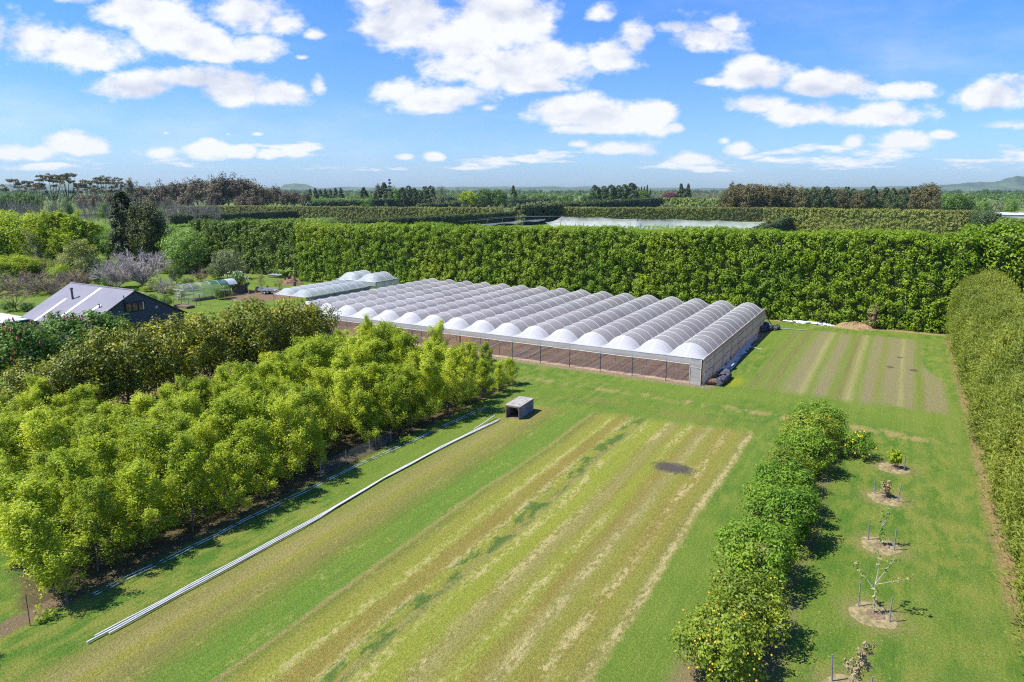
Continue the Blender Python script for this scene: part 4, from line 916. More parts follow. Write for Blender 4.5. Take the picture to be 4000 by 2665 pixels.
# ------------------------------------------------------------------ house
def house():
    o = empty('house', (-88, 49, 0), 'dark grey house with long grey gable roof and three skylight strips', 'house')
    def hb(mb, nm, mat, par=o):
        ob = mb.build(nm, mat, par)
        if par is o: ob.location = (88, -49, 0)
        return ob
    x0, x1, yr, zr, y0, z0, y1, z1 = -95.0, -80.9, 48.9, 5.95, 42.4, 2.35, 55.6, 2.2
    wall = simple('dark_cladding', (.072, .083, .098), .8, .12, 40, c2=(.055, .064, .078), stretch=(1, 6, .3))
    roof = simple('grey_roof_sheet', (.185, .178, .202), .6, .06, .5, c2=(.16, .153, .178), spec=.25)
    w = MB(); e = .35
    sl0, sl1 = (zr - z0) / (yr - y0), (zr - z1) / (y1 - yr)
    ya, yb = y0 + e, y1 - e; za, zb = zr - (yr - ya) * sl0 - .08, zr - (yb - yr) * sl1 - .08
    for X_ in (x1 - .25, x0 + .25): w.add([(X_, ya, 0), (X_, yb, 0), (X_, yb, zb), (X_, yr, zr - .08), (X_, ya, za)], [(0, 1, 2, 3, 4)])
    w.add([(x0 + .25, ya, 0), (x1 - .25, ya, 0), (x1 - .25, ya, za), (x0 + .25, ya, za)], [(0, 1, 2, 3)]); w.add([(x0 + .25, yb, 0), (x1 - .25, yb, 0), (x1 - .25, yb, zb), (x0 + .25, yb, zb)], [(3, 2, 1, 0)])
    hb(w, 'wall', wall)
    rf = MB(); th = .12
    n = 40; xs = np.linspace(x0, x1, n * 2 + 1); rib = np.where(np.arange(2 * n + 1) % 2, .018, 0)
    for (yy, zz) in ((y0, z0), (y1, z1)):
        rf.grid(np.array([[(x, yr, zr + q), (x, yy, zz + q)] for x, q in zip(xs, rib)]), smooth=False, flip=yy > yr)
        rf.grid(np.array([[(x, yr, zr - th), (x, yy, zz - th)] for x in (x0, x1)]), smooth=False)
        for X_ in (x0, x1): rf.add([(X_, yr, zr), (X_, yy, zz), (X_, yy, zz - th), (X_, yr, zr - th)], [(0, 1, 2, 3)])
    R_ = hb(rf, 'roof', roof)
    hb(MB().tube([(x0, yr, zr + .03), (x1, yr, zr + .03)], .09, 6), 'ridge_cap', roof)
    bg_ = MB()
    for (yy, zz) in ((y0, z0), (y1, z1)): bg_.tube([(x1 + .02, yr, zr - .04), (x1 + .02, yy, zz - .04)], .075, 4)
    hb(bg_, 'barge_board', simple('dark_barge', (.03, .035, .045), .6))
    sky_m = simple('skylight_sheet', (.80, .74, .62), .5, .08, 2)
    def rp(x, f): return (x, yr + (y0 - yr) * f, zr + (z0 - zr) * f)
    def atr(px, py):       # point of the front roof slope under a pixel
        d = ray(px, py); n_ = np.array((0, -sl0, 1.)); c0 = np.array((0, yr, zr)); k = (c0 - (0, 0, CAMH)) @ n_ / (d @ n_); return d * k + (0, 0, CAMH)
    ZH = lambda a, b: (a * 600 / 2352, 950 + b * 600 / 2352)
    for (a, b, wd, lo) in (((1010, 855), (560, 1195), .5, 1.02), ((1545, 690), (930, 1150), .55, .99), ((1535, 945), (1330, 1100), .5, .99)):
        p, q = atr(*ZH(*a)), atr(*ZH(*b)); f0, f1 = (yr - p[1]) / (yr - y0), min(lo, (yr - q[1]) / (yr - y0) if lo > 1 else .985); xm = p[0]
        s_ = MB(); up = np.array((0, 0, .035))
        s_.add([np.array(rp(xm - wd / 2, f0)) + up, np.array(rp(xm + wd / 2, f0)) + up, np.array(rp(xm + wd / 2, f1)) + up, np.array(rp(xm - wd / 2, f1)) + up], [(0, 3, 2, 1)]); hb(s_, 'skylight', sky_m)
    p = atr(*ZH(1115, 858)); fl = MB().tube([p - (0, 0, .1), p + (0, 0, 1.25)], .13, 10).tube([p + (0, 0, 1.25), p + (0, 0, 1.30), p + (0, 0, 1.42), p + (0, 0, 1.46)], (.19, .2, .2, .06), 10); hb(fl, 'flue', simple('flue_steel', (.11, .125, .14), .4, .15, 4, metal=.6))
    p = atr(*ZH(1522, 990)); hb(MB().tube([p, p + (0, 0, .36)], .07, 8).tube([p + (0, 0, .36), p + (0, 0, .46)], .15, 8), 'vent_pipe', simple('vent_grey', (.13, .17, .20), .5))
    fx = x1 - .25; wf = MB(); dk = simple('black_frame', (.012, .012, .015), .5)
    wy0, wy1, wz0, wz1 = 47.7, 50.05, 3.4, 4.5
    for yy in np.linspace(wy0, wy1, 4): wf.box((fx + .04, yy, (wz0 + wz1) / 2), (.08, .07, wz1 - wz0 + .07))
    for zz in (wz0, wz1): wf.box((fx + .045, (wy0 + wy1) / 2, zz), (.085, wy1 - wy0 - .08, .07))
    win = hb(wf, 'window', dk); gl, t, b = newmat('window_glass'); b.inputs['Base Color'].default_value = (.05, .045, .045, 1); b.inputs['Roughness'].default_value = .06; b.inputs['Specular IOR Level'].default_value = .8
    pm = MB().add([(fx + .02, wy0, wz0), (fx + .02, wy1, wz0), (fx + .02, wy1, wz1), (fx + .02, wy0, wz1)], [(0, 1, 2, 3)]); pm.build('pane', gl, win)
    MB().box((fx + .026, wy1 - .12, 3.95), (.01, .16, .95)).build('curtain', M['white_flower'], win)
    hb(MB().tube([(fx + .07, 47.55, 0), (fx + .07, 47.55, 5.5)], .05, 6), 'downpipe', dk)
    hb(MB().box((fx + .03, 51.6, 3.5), (.06, .3, .3)), 'wall_vent', simple('cream_vent', (.5, .5, .47), .6))
    # low flat wing on the left
    lo = MB().box((-99.5, 40.4, 1.15), (12.0, 4.6, 2.2)); hb(lo, 'wing_wall', wall)
    hb(MB().box((-99.5, 40.2, 2.31), (12.8, 5.4, .1)), 'wing_roof', simple('pale_flat_roof', (.55, .57, .58), .6, .12, .8))
house()

# ------------------------------------------------------------------ garden on the left: trees by where they stand
garden = []
def gtree(name, meshes, px, base_py, top_py, H0, label, wid=None, W0=None, cat='tree', group=None):
    p = g(px, base_py); D = -p[0] * sin(YAW) + p[1] * cos(YAW); H = CAMH + (HY - top_py) / 2732 * D
    sz = H / H0; sx = sz if wid is None else (wid / 2732 * D / 2) / W0
    return plant(name, meshes, p, label, cat, group, RR.random() * 6, (sx, sx, sz))
LIMEb = [mk(round_tree(800 + i, 12, 5.2, .3, 230, 1.1, 60, .34, 6, .25, jag=.34, low=-.95, jit=.5), 'lime') for i in range(2)]
LIMEs = [mk(spray_tree(810 + i, 12, 4.6, .06, 34, 34, .34, .16, .9, .85), 'lime', 'bark') for i in range(2)]
for k, (px, b, tp) in enumerate(((-30, 1060, 812), (35, 1055, 815), (100, 1058, 818))):
    gtree('lime_tree', LIMEb[k % 2], px, b, tp, 12, ('bright yellow-green tree at the picture edge behind the house', 'bright yellow-green tree second from the picture edge', 'bright yellow-green tree left of the white-stemmed birch')[k], 230, 4.6)
for k, (px, b, tp) in enumerate(((165, 1045, 822), (225, 1045, 812), (285, 1045, 822), (335, 1040, 850), (270, 1060, 900))):
    gtree('lime_tree', LIMEs[k % 2], px, b, tp, 12, ('loose yellow-green tree behind the white-stemmed birch', 'tallest loose yellow-green tree of the garden belt', 'loose yellow-green tree left of the dark conifers', 'smaller yellow-green tree beside the dark conifers', 'low yellow-green tree in front of the loose tall ones')[k], 190, 3.4)
gtree('lime_bush', LIMEb[0], 60, 1090, 990, 12, 'bright lime-green bush behind the bare twiggy shrubs', 180, 4.6, 'bush')
FR = [mk(round_tree(820 + i, 10, 4.6, .3, 200, .95, 56, .30, 6, .2, jag=.34, low=-.95, jit=.5), 'fresh') for i in range(2)]
gtree('broadleaf_tree', FR[0], 425, 1010, 862, 10, 'fresh green tree just left of the dark conifer pair', 120, 4)
gtree('broadleaf_tree', FR[1], 735, 1062, 888, 10, 'fresh green tree right of the dark conifers above the bare tree', 190, 4)
gtree('broadleaf_tree', FR[0], 690, 1048, 872, 10, 'fresh green tree filling the gap right of the broad dark conifer', 130, 4)
gtree('broadleaf_tree', FR[1], 460, 1040, 880, 10, 'fresh green tree tucked between the lime trees and the narrow conifer', 120, 4)
gtree('broadleaf_tree', mk(round_tree(826, 10, 3.4, 1, 110, .9, 40, .33, jag=.4), 'greygreen'), 815, 1050, 925, 10, 'silvery grey-green tree between the fresh green tree and the hedge', 110, 3.4)
OLV = mk(spray_tree(830, 10, 4.4, .06, 36, 26, .28, .14, .8, .8), 'olive', 'grey_twig')
gtree('broadleaf_tree', OLV, 320, 1090, 935, 10, 'pale olive tree in half leaf in front of the lime trees', 190, 3.6)
gtree('broadleaf_tree', OLV, 255, 1080, 990, 10, 'low pale olive tree beside the birch trunk', 130, 3.6)
BIR = spray_tree(835, 11, 3.2, .25, 26, 7, .22, .16, .6, .6); gtree('birch_tree', (BIR[0].mesh('crown', M['olive']), BIR[1].mesh('trunk', M['pale_bark'])), 182, 1068, 872, 11, 'thin birch with a white trunk among the lime trees', 150, 2.9)
gtree('conifer_tree', mk(cone_tree(840, 14, 2.6, 420, .75, 50, .34, .42, .02, up=.5, tr=.3), 'conifer'), 505, 1045, 748, 14, 'tall narrow dark conifer of the pair behind the house', 100, 2.2)
gtree('conifer_tree', mk(round_tree(842, 14, 4.2, .3, 380, .95, 50, .34, 4, .3, jag=.2, low=-.95), 'conifer'), 592, 1050, 778, 14, 'broad dark conifer with golden top beside the narrow one', 150, 4.2)
cm = leafmat('golden_leaf', (.12, .12, .012), (.22, .19, .015), (.36, .28, .02), .3, .25)
BT = [(None, bare_tree(850 + i, 8, 5.5, 18, .16, 11, 10, .8, .08, 2.4).mesh('trunk', M['grey_twig'])) for i in range(2)]
gtree('bare_tree', BT[0], 465, 1128, 1005, 8, 'pale leafless tree with fanned twigs behind the house ridge', 190, 5)
gtree('bare_tree', BT[1], 560, 1120, 985, 8, 'pale leafless tree with upswept twigs below the dark conifers', 200, 5)
gtree('bare_tree', (None, bare_tree(855, 4, 4.5, 12, .12, 8, 8, .45, .2, 1.6).mesh('trunk', M['pale_bark'])), 640, 1155, 1078, 4, 'small pale bare tree with flat crown near the green hothouse', 110, 4.2)
TW = [bare_tree(860 + i, 4, 3.6, 14, .07, 9, 8, .7, .05, 1.2) for i in range(2)]
TWM = [(leafmes, t_.mesh('trunk', M['brown_twig'])) for leafmes, t_ in zip([mk(spray_tree(865 + i, 4, 2.4, .05, 22, 5, .16, .04, .6, .5), 'rust' if i else 'olive')[0] for i in range(2)], TW)]
for k, (px, b, tp, w) in enumerate(((60, 1150, 1085, 130), (200, 1150, 1075, 140), (0, 1150, 1090, 110), (290, 1130, 1060, 120), (30, 1120, 1060, 120), (110, 1125, 1055, 140), (205, 1130, 1050, 150), (300, 1105, 1050, 120), (150, 1150, 1095, 120), (250, 1165, 1100, 110), (370, 1090, 1040, 90), (330, 1125, 1060, 110))):
    gtree('twiggy_shrub', TWM[k % 2], px, b, tp, 4, 'half-bare brown twiggy shrub behind the house roof', w, 2.6, 'shrub', 'twiggy shrubs behind the roof')
gtree('umbrella_shrub', mk(umbrella_tree(870, 4, 2.6, .12, 12, 40, .2), 'rust', 'bark'), 65, 1212, 1140, 4, 'small rusty tree with flat umbrella crown on the lawn left of the house', 130, 2.8)
USH = [mk(round_tree(878, 4, 2.3, .1, 80, .55, 44, .2, 3, .06, jag=.4, low=-.97), 'olive'), mk(round_tree(879, 4, 2.3, .1, 80, .55, 44, .2, 3, .06, jag=.4, low=-.97), 'greygreen'), mk(round_tree(877, 4, 2.3, .1, 80, .55, 44, .2, 3, .06, jag=.4, low=-.97), 'green'), mk(round_tree(876, 4, 2.3, .1, 80, .55, 44, .2, 3, .06, jag=.4, low=-.97), 'lime')]
rq = rng(871)
for k in range(44):
    px = -20 + 520 * (k + rq.random()) / 44; bb = 1062 + 34 * rq.random(); q = int(rq.choice(4, p=(.3, .25, .3, .15)))
    gtree('garden_bush', USH[q], px, bb, bb - 42 - 38 * rq.random(), 4, 'mixed green bush in the thicket below the lime trees', 75 + 40 * rq.random(), 2.2, 'bush', 'thicket bushes below the lime trees')
for k in range(16):
    px = 640 + 330 * (k + rq.random()) / 16; bb = 1058 + 14 * rq.random(); q = int(rq.choice(4, p=(.2, .4, .3, .1)))
    gtree('garden_bush', USH[q], px, bb, bb - 28 - 24 * rq.random(), 4, 'bush in the border at the foot of the dark shelterbelt', 55 + 30 * rq.random(), 2.2, 'bush', 'border bushes at the shelterbelt foot')
for k in range(12):
    px = 560 + 200 * (k + rq.random()) / 12; bb = 1118 + 60 * rq.random(); q = int(rq.choice(4, p=(.45, .2, .15, .2)))
    gtree('garden_bush', USH[q], px, bb, bb - 22 - 22 * rq.random(), 4, 'small bush in the bed between the house roof and the hothouse', 40 + 26 * rq.random(), 2.2, 'bush', 'bed bushes behind the house')
GRB = [mk(round_tree(880 + i, 4, 2.2, .1, 90, .5, 40, .2, 3, .06, jag=.3, low=-.95), 'green') for i in range(2)]
for k, (px, b, tp, w, lab) in enumerate(((395, 1120, 1045, 75, 'dark green bush between the bare tree and the twiggy shrubs'), (425, 1125, 1070, 60, 'small bright-green bush left of the bare tree'), (35, 1218, 1180, 60, 'low dark bush on the lawn under the umbrella shrub'), (110, 1215, 1185, 70, 'low spreading bush beside the umbrella shrub trunk'), (650, 1205, 1152, 60, 'dark round bush behind the gable roof slope'),
                                      (595, 1190, 1150, 60, 'leafy bush beside the white chimney pot'), (690, 1110, 1030, 60, 'bright leafy bush below the fresh green tree'), (860, 1170, 1122, 60, 'climbing bush against the green hothouse end'), (885, 1165, 1115, 50, 'darker bush right of the climber on the hothouse'), (735, 1120, 1085, 60, 'low bush behind the hothouse door'))):
    gtree('garden_bush', GRB[k % 2], px, b, tp, 4, lab, w, 2.2, 'bush')
gtree('broadleaf_tree', mk(round_tree(890, 8, 3.8, .5, 150, .7, 44, .27, 4, .15, jag=.3, low=-.95), 'greygreen'), 890, 1092, 965, 8, 'dark grey-green bushy tree at the foot of the dark shelterbelt', 140, 3.8)
gtree('broadleaf_tree', GRB[1], 850, 1090, 1030, 4, 'grey-green bush left of the bushy tree', 90, 2.2)
FLW = round_tree(895, 4.5, 2.4, .3, 90, .5, 42, .22, 4, .1, jag=.35); flw = MB(); rq = rng(896); Cq = unit(rq.normal(size=(150, 3)) + (.2, -.5, .2)) * (2.3, 2.3, 2.0) + (0, 0, 2.4); clump_leaves(flw, rq, Cq[Cq[:, 2] > .8], .12, 7, .16, np.array((0, 0, 2.)))
o = gtree('flowering_shrub', mk(FLW, 'green'), 925, 1142, 1058, 4.5, 'shrub with cream flowers at the far end of the green hothouse', 110, 2.4, 'shrub'); link('blossom', flw.mesh('blossom', M['white_flower']), o)
gtree('twiggy_shrub', mk(spray_tree(900, 3, 1.7, .05, 24, 10, .15, .05, .7, .35), 'olive', 'grey_twig'), 1020, 1130, 1068, 3, 'airy half-leaved shrub on the lawn behind the grey trailer', 58, 1.6, 'shrub')
gtree('twiggy_shrub', TWM[1], 785, 1100, 1050, 4, 'orange-brown twiggy shrub behind the green hothouse', 70, 2.6, 'shrub')
gtree('twiggy_shrub', mk(round_tree(903, 3, 1.6, .1, 50, .4, 30, .16, 3, .05, jag=.4), 'olive'), 1090, 1130, 1085, 3, 'pale leafy shrub beside the brush pile', 50, 1.6, 'shrub')
gtree('flowering_shrub', mk(round_tree(905, 3, 1.6, .1, 60, .4, 34, .16, 3, .05, jag=.35), 'lime'), 1500, 1110, 1055, 3, 'yellow-flowered shrub behind the taller bluish tunnel', 90, 1.6, 'shrub')
def banana():
    p = g(1113, 1108); o = empty('banana_plant', p, 'banana plant with long arching leaves beside the brush pile', 'plant')
    r = rng(31); mb = MB(); tk = MB().tube([(0, 0, 0), (0, 0, 1.6)], .14, 7); tk.build('stem', M['olive'], o)
    for k in range(9):
        th = k * .72; pts = limb(r, (0, 0, 1.4), (cos(th) * .6, sin(th) * .6, 1.2), 2.6, 6, -1.3, .05); s = np.array((-sin(th), cos(th), 0)); w = np.array((.1, .3, .38, .36, .28, .16, .02))
        mb.grid(np.stack([pts - s * w[:, None], pts + (0, 0, .05), pts + s * w[:, None]], 1))
    mb.build('leaves', M['bananaleaf'], o)
banana()
def pile(name, p, rx, ry, h, mat, label, cat, seed, rz=0):
    r = rng(seed); a = np.linspace(0, 2 * pi, 40); f = np.linspace(0, 1, 9); k1, k2 = r.random() * 6, r.random() * 6
    G = []
    for t in a:
        w = 1 + .05 * sin(t * 3 + k1) + .04 * sin(t * 5 + k2)
        G.append([(cos(t) * rx * w * q, sin(t) * ry * w * q, h * (1 - q ** 1.7) * (1 + .28 * sin(t * 2 + q * 7 + k1)) + .02) for q in f])
    G = np.array(G); G[-1] = G[0]; jit = r.normal(size=G.shape) * (.04 * h + .008); jit[-1] = jit[0]; jit[:, 0] = jit[0, 0]; jit[:, -1] = 0; G[:, -1, 2] = -.02; G += jit * (1, 1, .7)
    ob = MB().grid(G, smooth=False, flip=False).build(name, mat); ob.location = tuple(p); ob.rotation_euler = (0, 0, rz)
    return tag(ob, label, cat)
bp = pile('brush_pile', g(1137, 1110), 2.6, 1.9, 1.3, M['brush'], 'heap of brown cut brush behind the low tunnel end', 'pile', 41)
# garden hothouse (clear and green arched shed)
def hothouse():
    o = empty('hothouse', (-102.3, 74, 0), 'small arched garden hothouse with clear, green and white roof panels', 'greenhouse', rz=R(-4))
    n = 7; ys = np.linspace(-4.6, 5.4, n); A = arc(11, .85, 3.0); 
    mats = ['clearglaze', 'clearglaze', 'clearglaze', 'palegreennet', 'greennet', 'whiteglaze']
    for k in range(n - 1):
        G = np.array([[(a, y, 1.9 + b) for a, b in A] for y in (ys[k], ys[k + 1] - .02)]); MB().grid(G).build('roof_panel', M[mats[k]], o)
        if k < 5:
            for sx in (1.5, -1.5): MB().grid(np.array([[(sx, y, z) for z in (.05, 1.9)] for y in (ys[k], ys[k + 1] - .02)])).build('side_panel', M['clearglaze' if k < 2 else 'palegreennet'], o)
        MB().tube(np.stack([A[:, 0], 0 * A[:, 0] + ys[k], 1.91 + A[:, 1]], 1), .035, 5).tube([(1.5, ys[k], 0), (1.5, ys[k], 1.9)], .03, 5).tube([(-1.5, ys[k], 0), (-1.5, ys[k], 1.9)], .03, 5).build('frame_rib', M['galv'], o)
    d = MB()
    for x in (-.45, .45): d.box((x, -4.64, .98), (.06, .05, 1.9))
    for z in (.9, 1.35, 1.9): d.box((0, -4.65, z), (.84, .05, .06))
    d.box((0, -4.67, 1.93), (3.0, .05, .06)).tube([(-1.5, -4.6, .1), (-.5, -4.6, 1.2)], .03, 5)
    d.build('door_frame', M['white_pipe'], o)
hothouse()
def cl_post(px, py, label):
    o = empty('clothes_post', g(px, py), label, 'post'); MB().tube([(0, 0, 0), (0, 0, 1.75)], .06, 6).build('upright', M['timber'], o); MB().box((0, 0, 1.72), (1.5, .07, .07), .5).build('crossbar', M['white_pipe'], o)
cl_post(782, 1191, 'wooden clothesline post with pale crossbar in front of the hothouse'); cl_post(880, 1173, 'leaning clothesline post right of the climbing bush')
def rail_fence():
    a, b = g(680, 1195), g(768, 1195); o = empty('rail_fence', a, 'low dark wire fence with top rail on the lawn before the hothouse', 'fence'); d = b - a
    MB().tube([(0, 0, 1.0), tuple(d + (0, 0, 1.0))], .04, 5).build('rail', M['timber'], o)
    for f in (0, .33, .66, 1.0): MB().tube([tuple(d * f), tuple(d * f + (0, 0, 1.05))], .045, 5).build('post', M['timber'], o)
    G = np.array([[tuple(d * f + (0, 0, z)) for z in (.05, .98)] for f in np.linspace(0, 1, 5)]); MB().grid(G).build('wire', M['wirenet'], o)
rail_fence()
def raised_bed(px, py, label, L=3.2, w=1.3, rz=0.):
    o = empty('raised_bed', g(px, py), label, 'garden bed', rz=rz)
    MB().box((0, -w / 2, .2), (L, .08, .4)).box((0, w / 2, .2), (L, .08, .4)).box((-L / 2, 0, .2), (.08, w - .1, .4)).box((L / 2, 0, .2), (.08, w - .1, .4)).build('boards', M['timber'], o); MB().box((0, 0, .15), (L - .1, w - .1, .28)).build('soil', M['bareearth'], o)
raised_bed(720, 1202, 'dark timber raised bed below the rail fence'); raised_bed(800, 1172, 'narrow timber edging box along the hothouse side', 4, .8, 1.5)
o = empty('cold_frame', g(1080, 1085), 'low cold frame with green mesh sides and clear lid on the far lawn', 'cold frame'); MB().box((0, 0, .3), (3.2, 1.6, .6)).build('mesh_side', M['palegreennet'], o); MB().box((0, 0, .65), (3.3, 1.7, .06)).build('lid', M['bluefilm'], o)
o = empty('wood_stack', g(938, 1140), 'dark block of stacked timber under a tan lid beside the cream-flowered shrub', 'wood stack'); MB().box((0, 0, .6), (2.2, 1.6, 1.2), .5).build('stack', M['timber'], o); MB().box((0, 0, 1.25), (2.5, 1.9, .1), .5).build('lid', M['mulch'], o)
st = MB().tube([(0, 0, -.05), (0, .02, .5), (.03, 0, .95)], (.36, .30, .27), 9).mesh('tree_stump', M['bark'])
for px, py, s, lab in ((1005, 1142, 1.1, 'cut tree stump on the bare soil left of the trailer'), (975, 1148, .8, 'short tree stump beside the wood stack'), (1150, 1118, .9, 'stump beside the brush pile'), (1045, 1128, .6, 'small stump behind the trailer')):
    o = tag(link('tree_stump', st), lab, 'stump', 'cut stumps'); o.location = tuple(g(px, py)); o.scale = (s, s, s)
def trailer():
    o = empty('trailer', g(1048, 1148), 'grey flat-bed box trailer parked on bare soil beside the low tunnel', 'trailer', rz=R(20)); t = M['galv']
    MB().box((0, 0, .62), (3.0, 1.6, .06)).box((0, -.78, .82), (3.0, .05, .36)).box((0, .78, .82), (3.0, .05, .36)).box((-1.48, 0, .82), (.05, 1.5, .36)).build('tray', simple('grey_trailer_steel', (.36, .37, .37), .5, .1, 3), o)
    MB().box((0, .02, .5), (2.9, .9, .12)).build('chassis', M['dark_steel'], o); MB().box((1.9, .15, .5), (1.0, .08, .08), -.14).box((1.9, -.15, .5), (1.0, .08, .08), .14).build('drawbar', t, o)
    for sy in (-.86, .86):
        w = MB().tube([(-.2, sy - .09, .33), (-.2, sy + .09, .33)], .33, 14).build('wheel', M['rubber'], o); MB().tube([(-.2, sy - .1, .33), (-.2, sy + .1, .33)], .17, 10).build('rim', M['white_pipe'], w)
        MB().tube([(-.2 + .45 * cos(a), sy, .36 + .42 * sin(a)) for a in np.linspace(.1, pi - .1, 8)], .07, 5).build('mudguard', t, o)
trailer()
o = tag(MB().tube([(0, 0, 0), (.02, 0, .9), (0, 0, 1.5)], (.16, .14, .14), 8).tube([(0, 0, 1.5), (0, 0, 1.7)], (.2, .2), 8).build('chimney_pot', M['white_pipe']), 'short white chimney pot beyond the gable roof slope', 'chimney'); o.location = tuple(g(565, 1185))

# ------------------------------------------------------------------ things on the field
def box_shelter():
    o = empty('timber_shelter', (-25.95, 46.75, 0), 'weathered grey box shelter with an open front on the mown grass', 'shelter', rz=R(3))
    w, L, h = 1.22, 2.6, 1.02; m = M['greywood']
    MB().box((w / 2, 0, h / 2), (.05, L, h)).build('side_panel', m, o); MB().box((-w / 2, 0, h / 2), (.05, L, h)).build('side_panel', m, o); MB().box((0, L / 2 - .03, h / 2), (w - .05, .05, h)).build('back_panel', m, o)
    top = MB(); 
    for k in range(5): top.box((0, -L / 2 + L * (k + .5) / 5, h + .03 + .006 * (k % 2)), (w + .14, L / 5 - .012, .045))
    top.build('roof_boards', simple('sun_bleached_board', (.36, .33, .29), .85, .2, 3, c2=(.22, .20, .19)), o)
    fr = MB()
    for x in (-w / 2 + .03, w / 2 - .03): fr.box((x, -L / 2 - .035, h / 2), (.08, .07, h))
    fr.box((0, -L / 2 - .036, h - .04), (w - .16, .068, .08)).tube([(-w / 2 + .05, -L / 2 - .03, h - .32), (-w / 2 + .3, -L / 2 - .03, h - .06)], .03, 4).tube([(w / 2 - .05, -L / 2 - .03, h - .32), (w / 2 - .3, -L / 2 - .03, h - .06)], .03, 4)
    fr.build('front_frame', M['timber'], o)
    MB().box((0, 0, .012), (w - .1, L - .1, .02)).build('floor', M['bareearth'], o)
box_shelter()
PLAB = ['long white pipe lying on the grass, the one nearest the grove', 'long white pipe lying on the grass in the middle of the bundle', 'long white pipe lying on the grass, the one nearest the mown strips', 'short white pipe lying loose at the shelter end of the bundle']
for k, (dx, y0, y1, rad) in enumerate(((-.14, 13.0, 43.2, .035), (0, 12.6, 44.6, .038), (.14, 13.4, 44.2, .035), (-.42, 41.6, 44.8, .036))):
    ys = np.linspace(y0, y1, 22); r = rng(90 + k); base = np.interp(ys, [13, 20, 25, 31, 38, 45], [-27.0, -26.9, -26.85, -27.15, -27.05, -26.55])
    pin = np.interp(ys, [13, 24, 28, 34, 45], [1, .9, .3, .5, .8])
    pts = np.stack([base + dx * pin + .02 * np.sin(ys * 1.3 + k), ys, .07 + .03 * np.abs(np.sin(ys * .8 + k))], 1)
    if k == 3: pts[:, 0] -= np.linspace(.0, .25, 22); pts[:, 2] += np.linspace(0, .15, 22)
    o = MB().tube(pts, rad, 6).build('irrigation_pipe', M['white_pipe']); tag(o, PLAB[k], 'pipe', 'white pipes on the grass')
m2, t2, b2 = newmat('white_marked_hose'); x_, y_, z_ = sep(t2, objco(t2)); dash = (noise(t2, vec(t2, 0, y_ * .9, 2.), 1.3, 3)).ss(.42, .5)
t2.links.new(mixc(t2, dash, (.10, .09, .09), (.60, .60, .60)).s, b2.inputs['Base Color'])
for k, dx in enumerate((0, .22)):
    ys = np.linspace(14.5, 47, 40); pts = np.stack([-30.35 + dx + np.interp(ys, [14, 30, 47], [0, .1, 1.0]) + .05 * np.sin(ys * .7 + k), ys, .05 + .02 * np.sin(ys * 2)], 1)
    tag(MB().tube(pts, .02, 5).build('drip_hose', m2), ('thin pale hose along the grove edge, on the tree side', 'thin pale hose along the grove edge, on the grass side')[k], 'hose', 'hoses along the grove')
def low_fence():
    o = empty('wire_fence', (-31.0, 32.5, 0), 'low wire mesh fence with thin posts in the grove gap', 'fence')
    for y in np.linspace(-3, 4, 4): MB().tube([(0, y, 0), (0, y, 1.0)], .03, 5).build('post', M['galv'], o)
    G = np.array([[(.04, y, z) for z in (.05, .5, .9)] for y in np.linspace(-3, 4, 8)]); MB().grid(G).build('mesh', M['wirenet'], o)
low_fence()
bs = MB().tube([(0, 0, 0), (.02, .02, 1.5)], .022, 5).mesh('bamboo_stake', M['timber'])
for px, py, lab in ((118, 2445, 'thin stake standing in the bare earth at the near grove corner'), (268, 2385, 'thin stake at the foot of the nearest grove tree'), (2000, 1555, 'thin stake at the far end of the grove edge')):
    o = tag(link('bamboo_stake', bs), lab, 'stake', 'thin stakes at the grove'); o.location = tuple(g(px, py))
# weeds at the bare corner
wd = MB(); r = rng(95)
for (px, py) in ((160, 2430), (200, 2415), (175, 2290), (1570, 1735), (1600, 1730), (1800, 1600), (1880, 1580)):
    p = g(px, py); C = p + r.normal(size=(6, 3)) * (.22, .22, .0) + np.column_stack([np.zeros(6), np.zeros(6), .15 + .3 * r.random(6)]); clump_leaves(wd, r, C, .16, 14, .13, p)
tag(wd.build('weeds', M['grove']), 'weeds along the bare earth of the grove edge', 'weeds', None, 'stuff')
# near-corner shadow caster: tree just outside the frame to the left
plant('young_tree', GV[2], (-32.3, 6.6, 0), 'yellow-green tree outside the near left corner, seen by its shadow', 'tree', None, 0, (1.1, 1.1, 1.0))

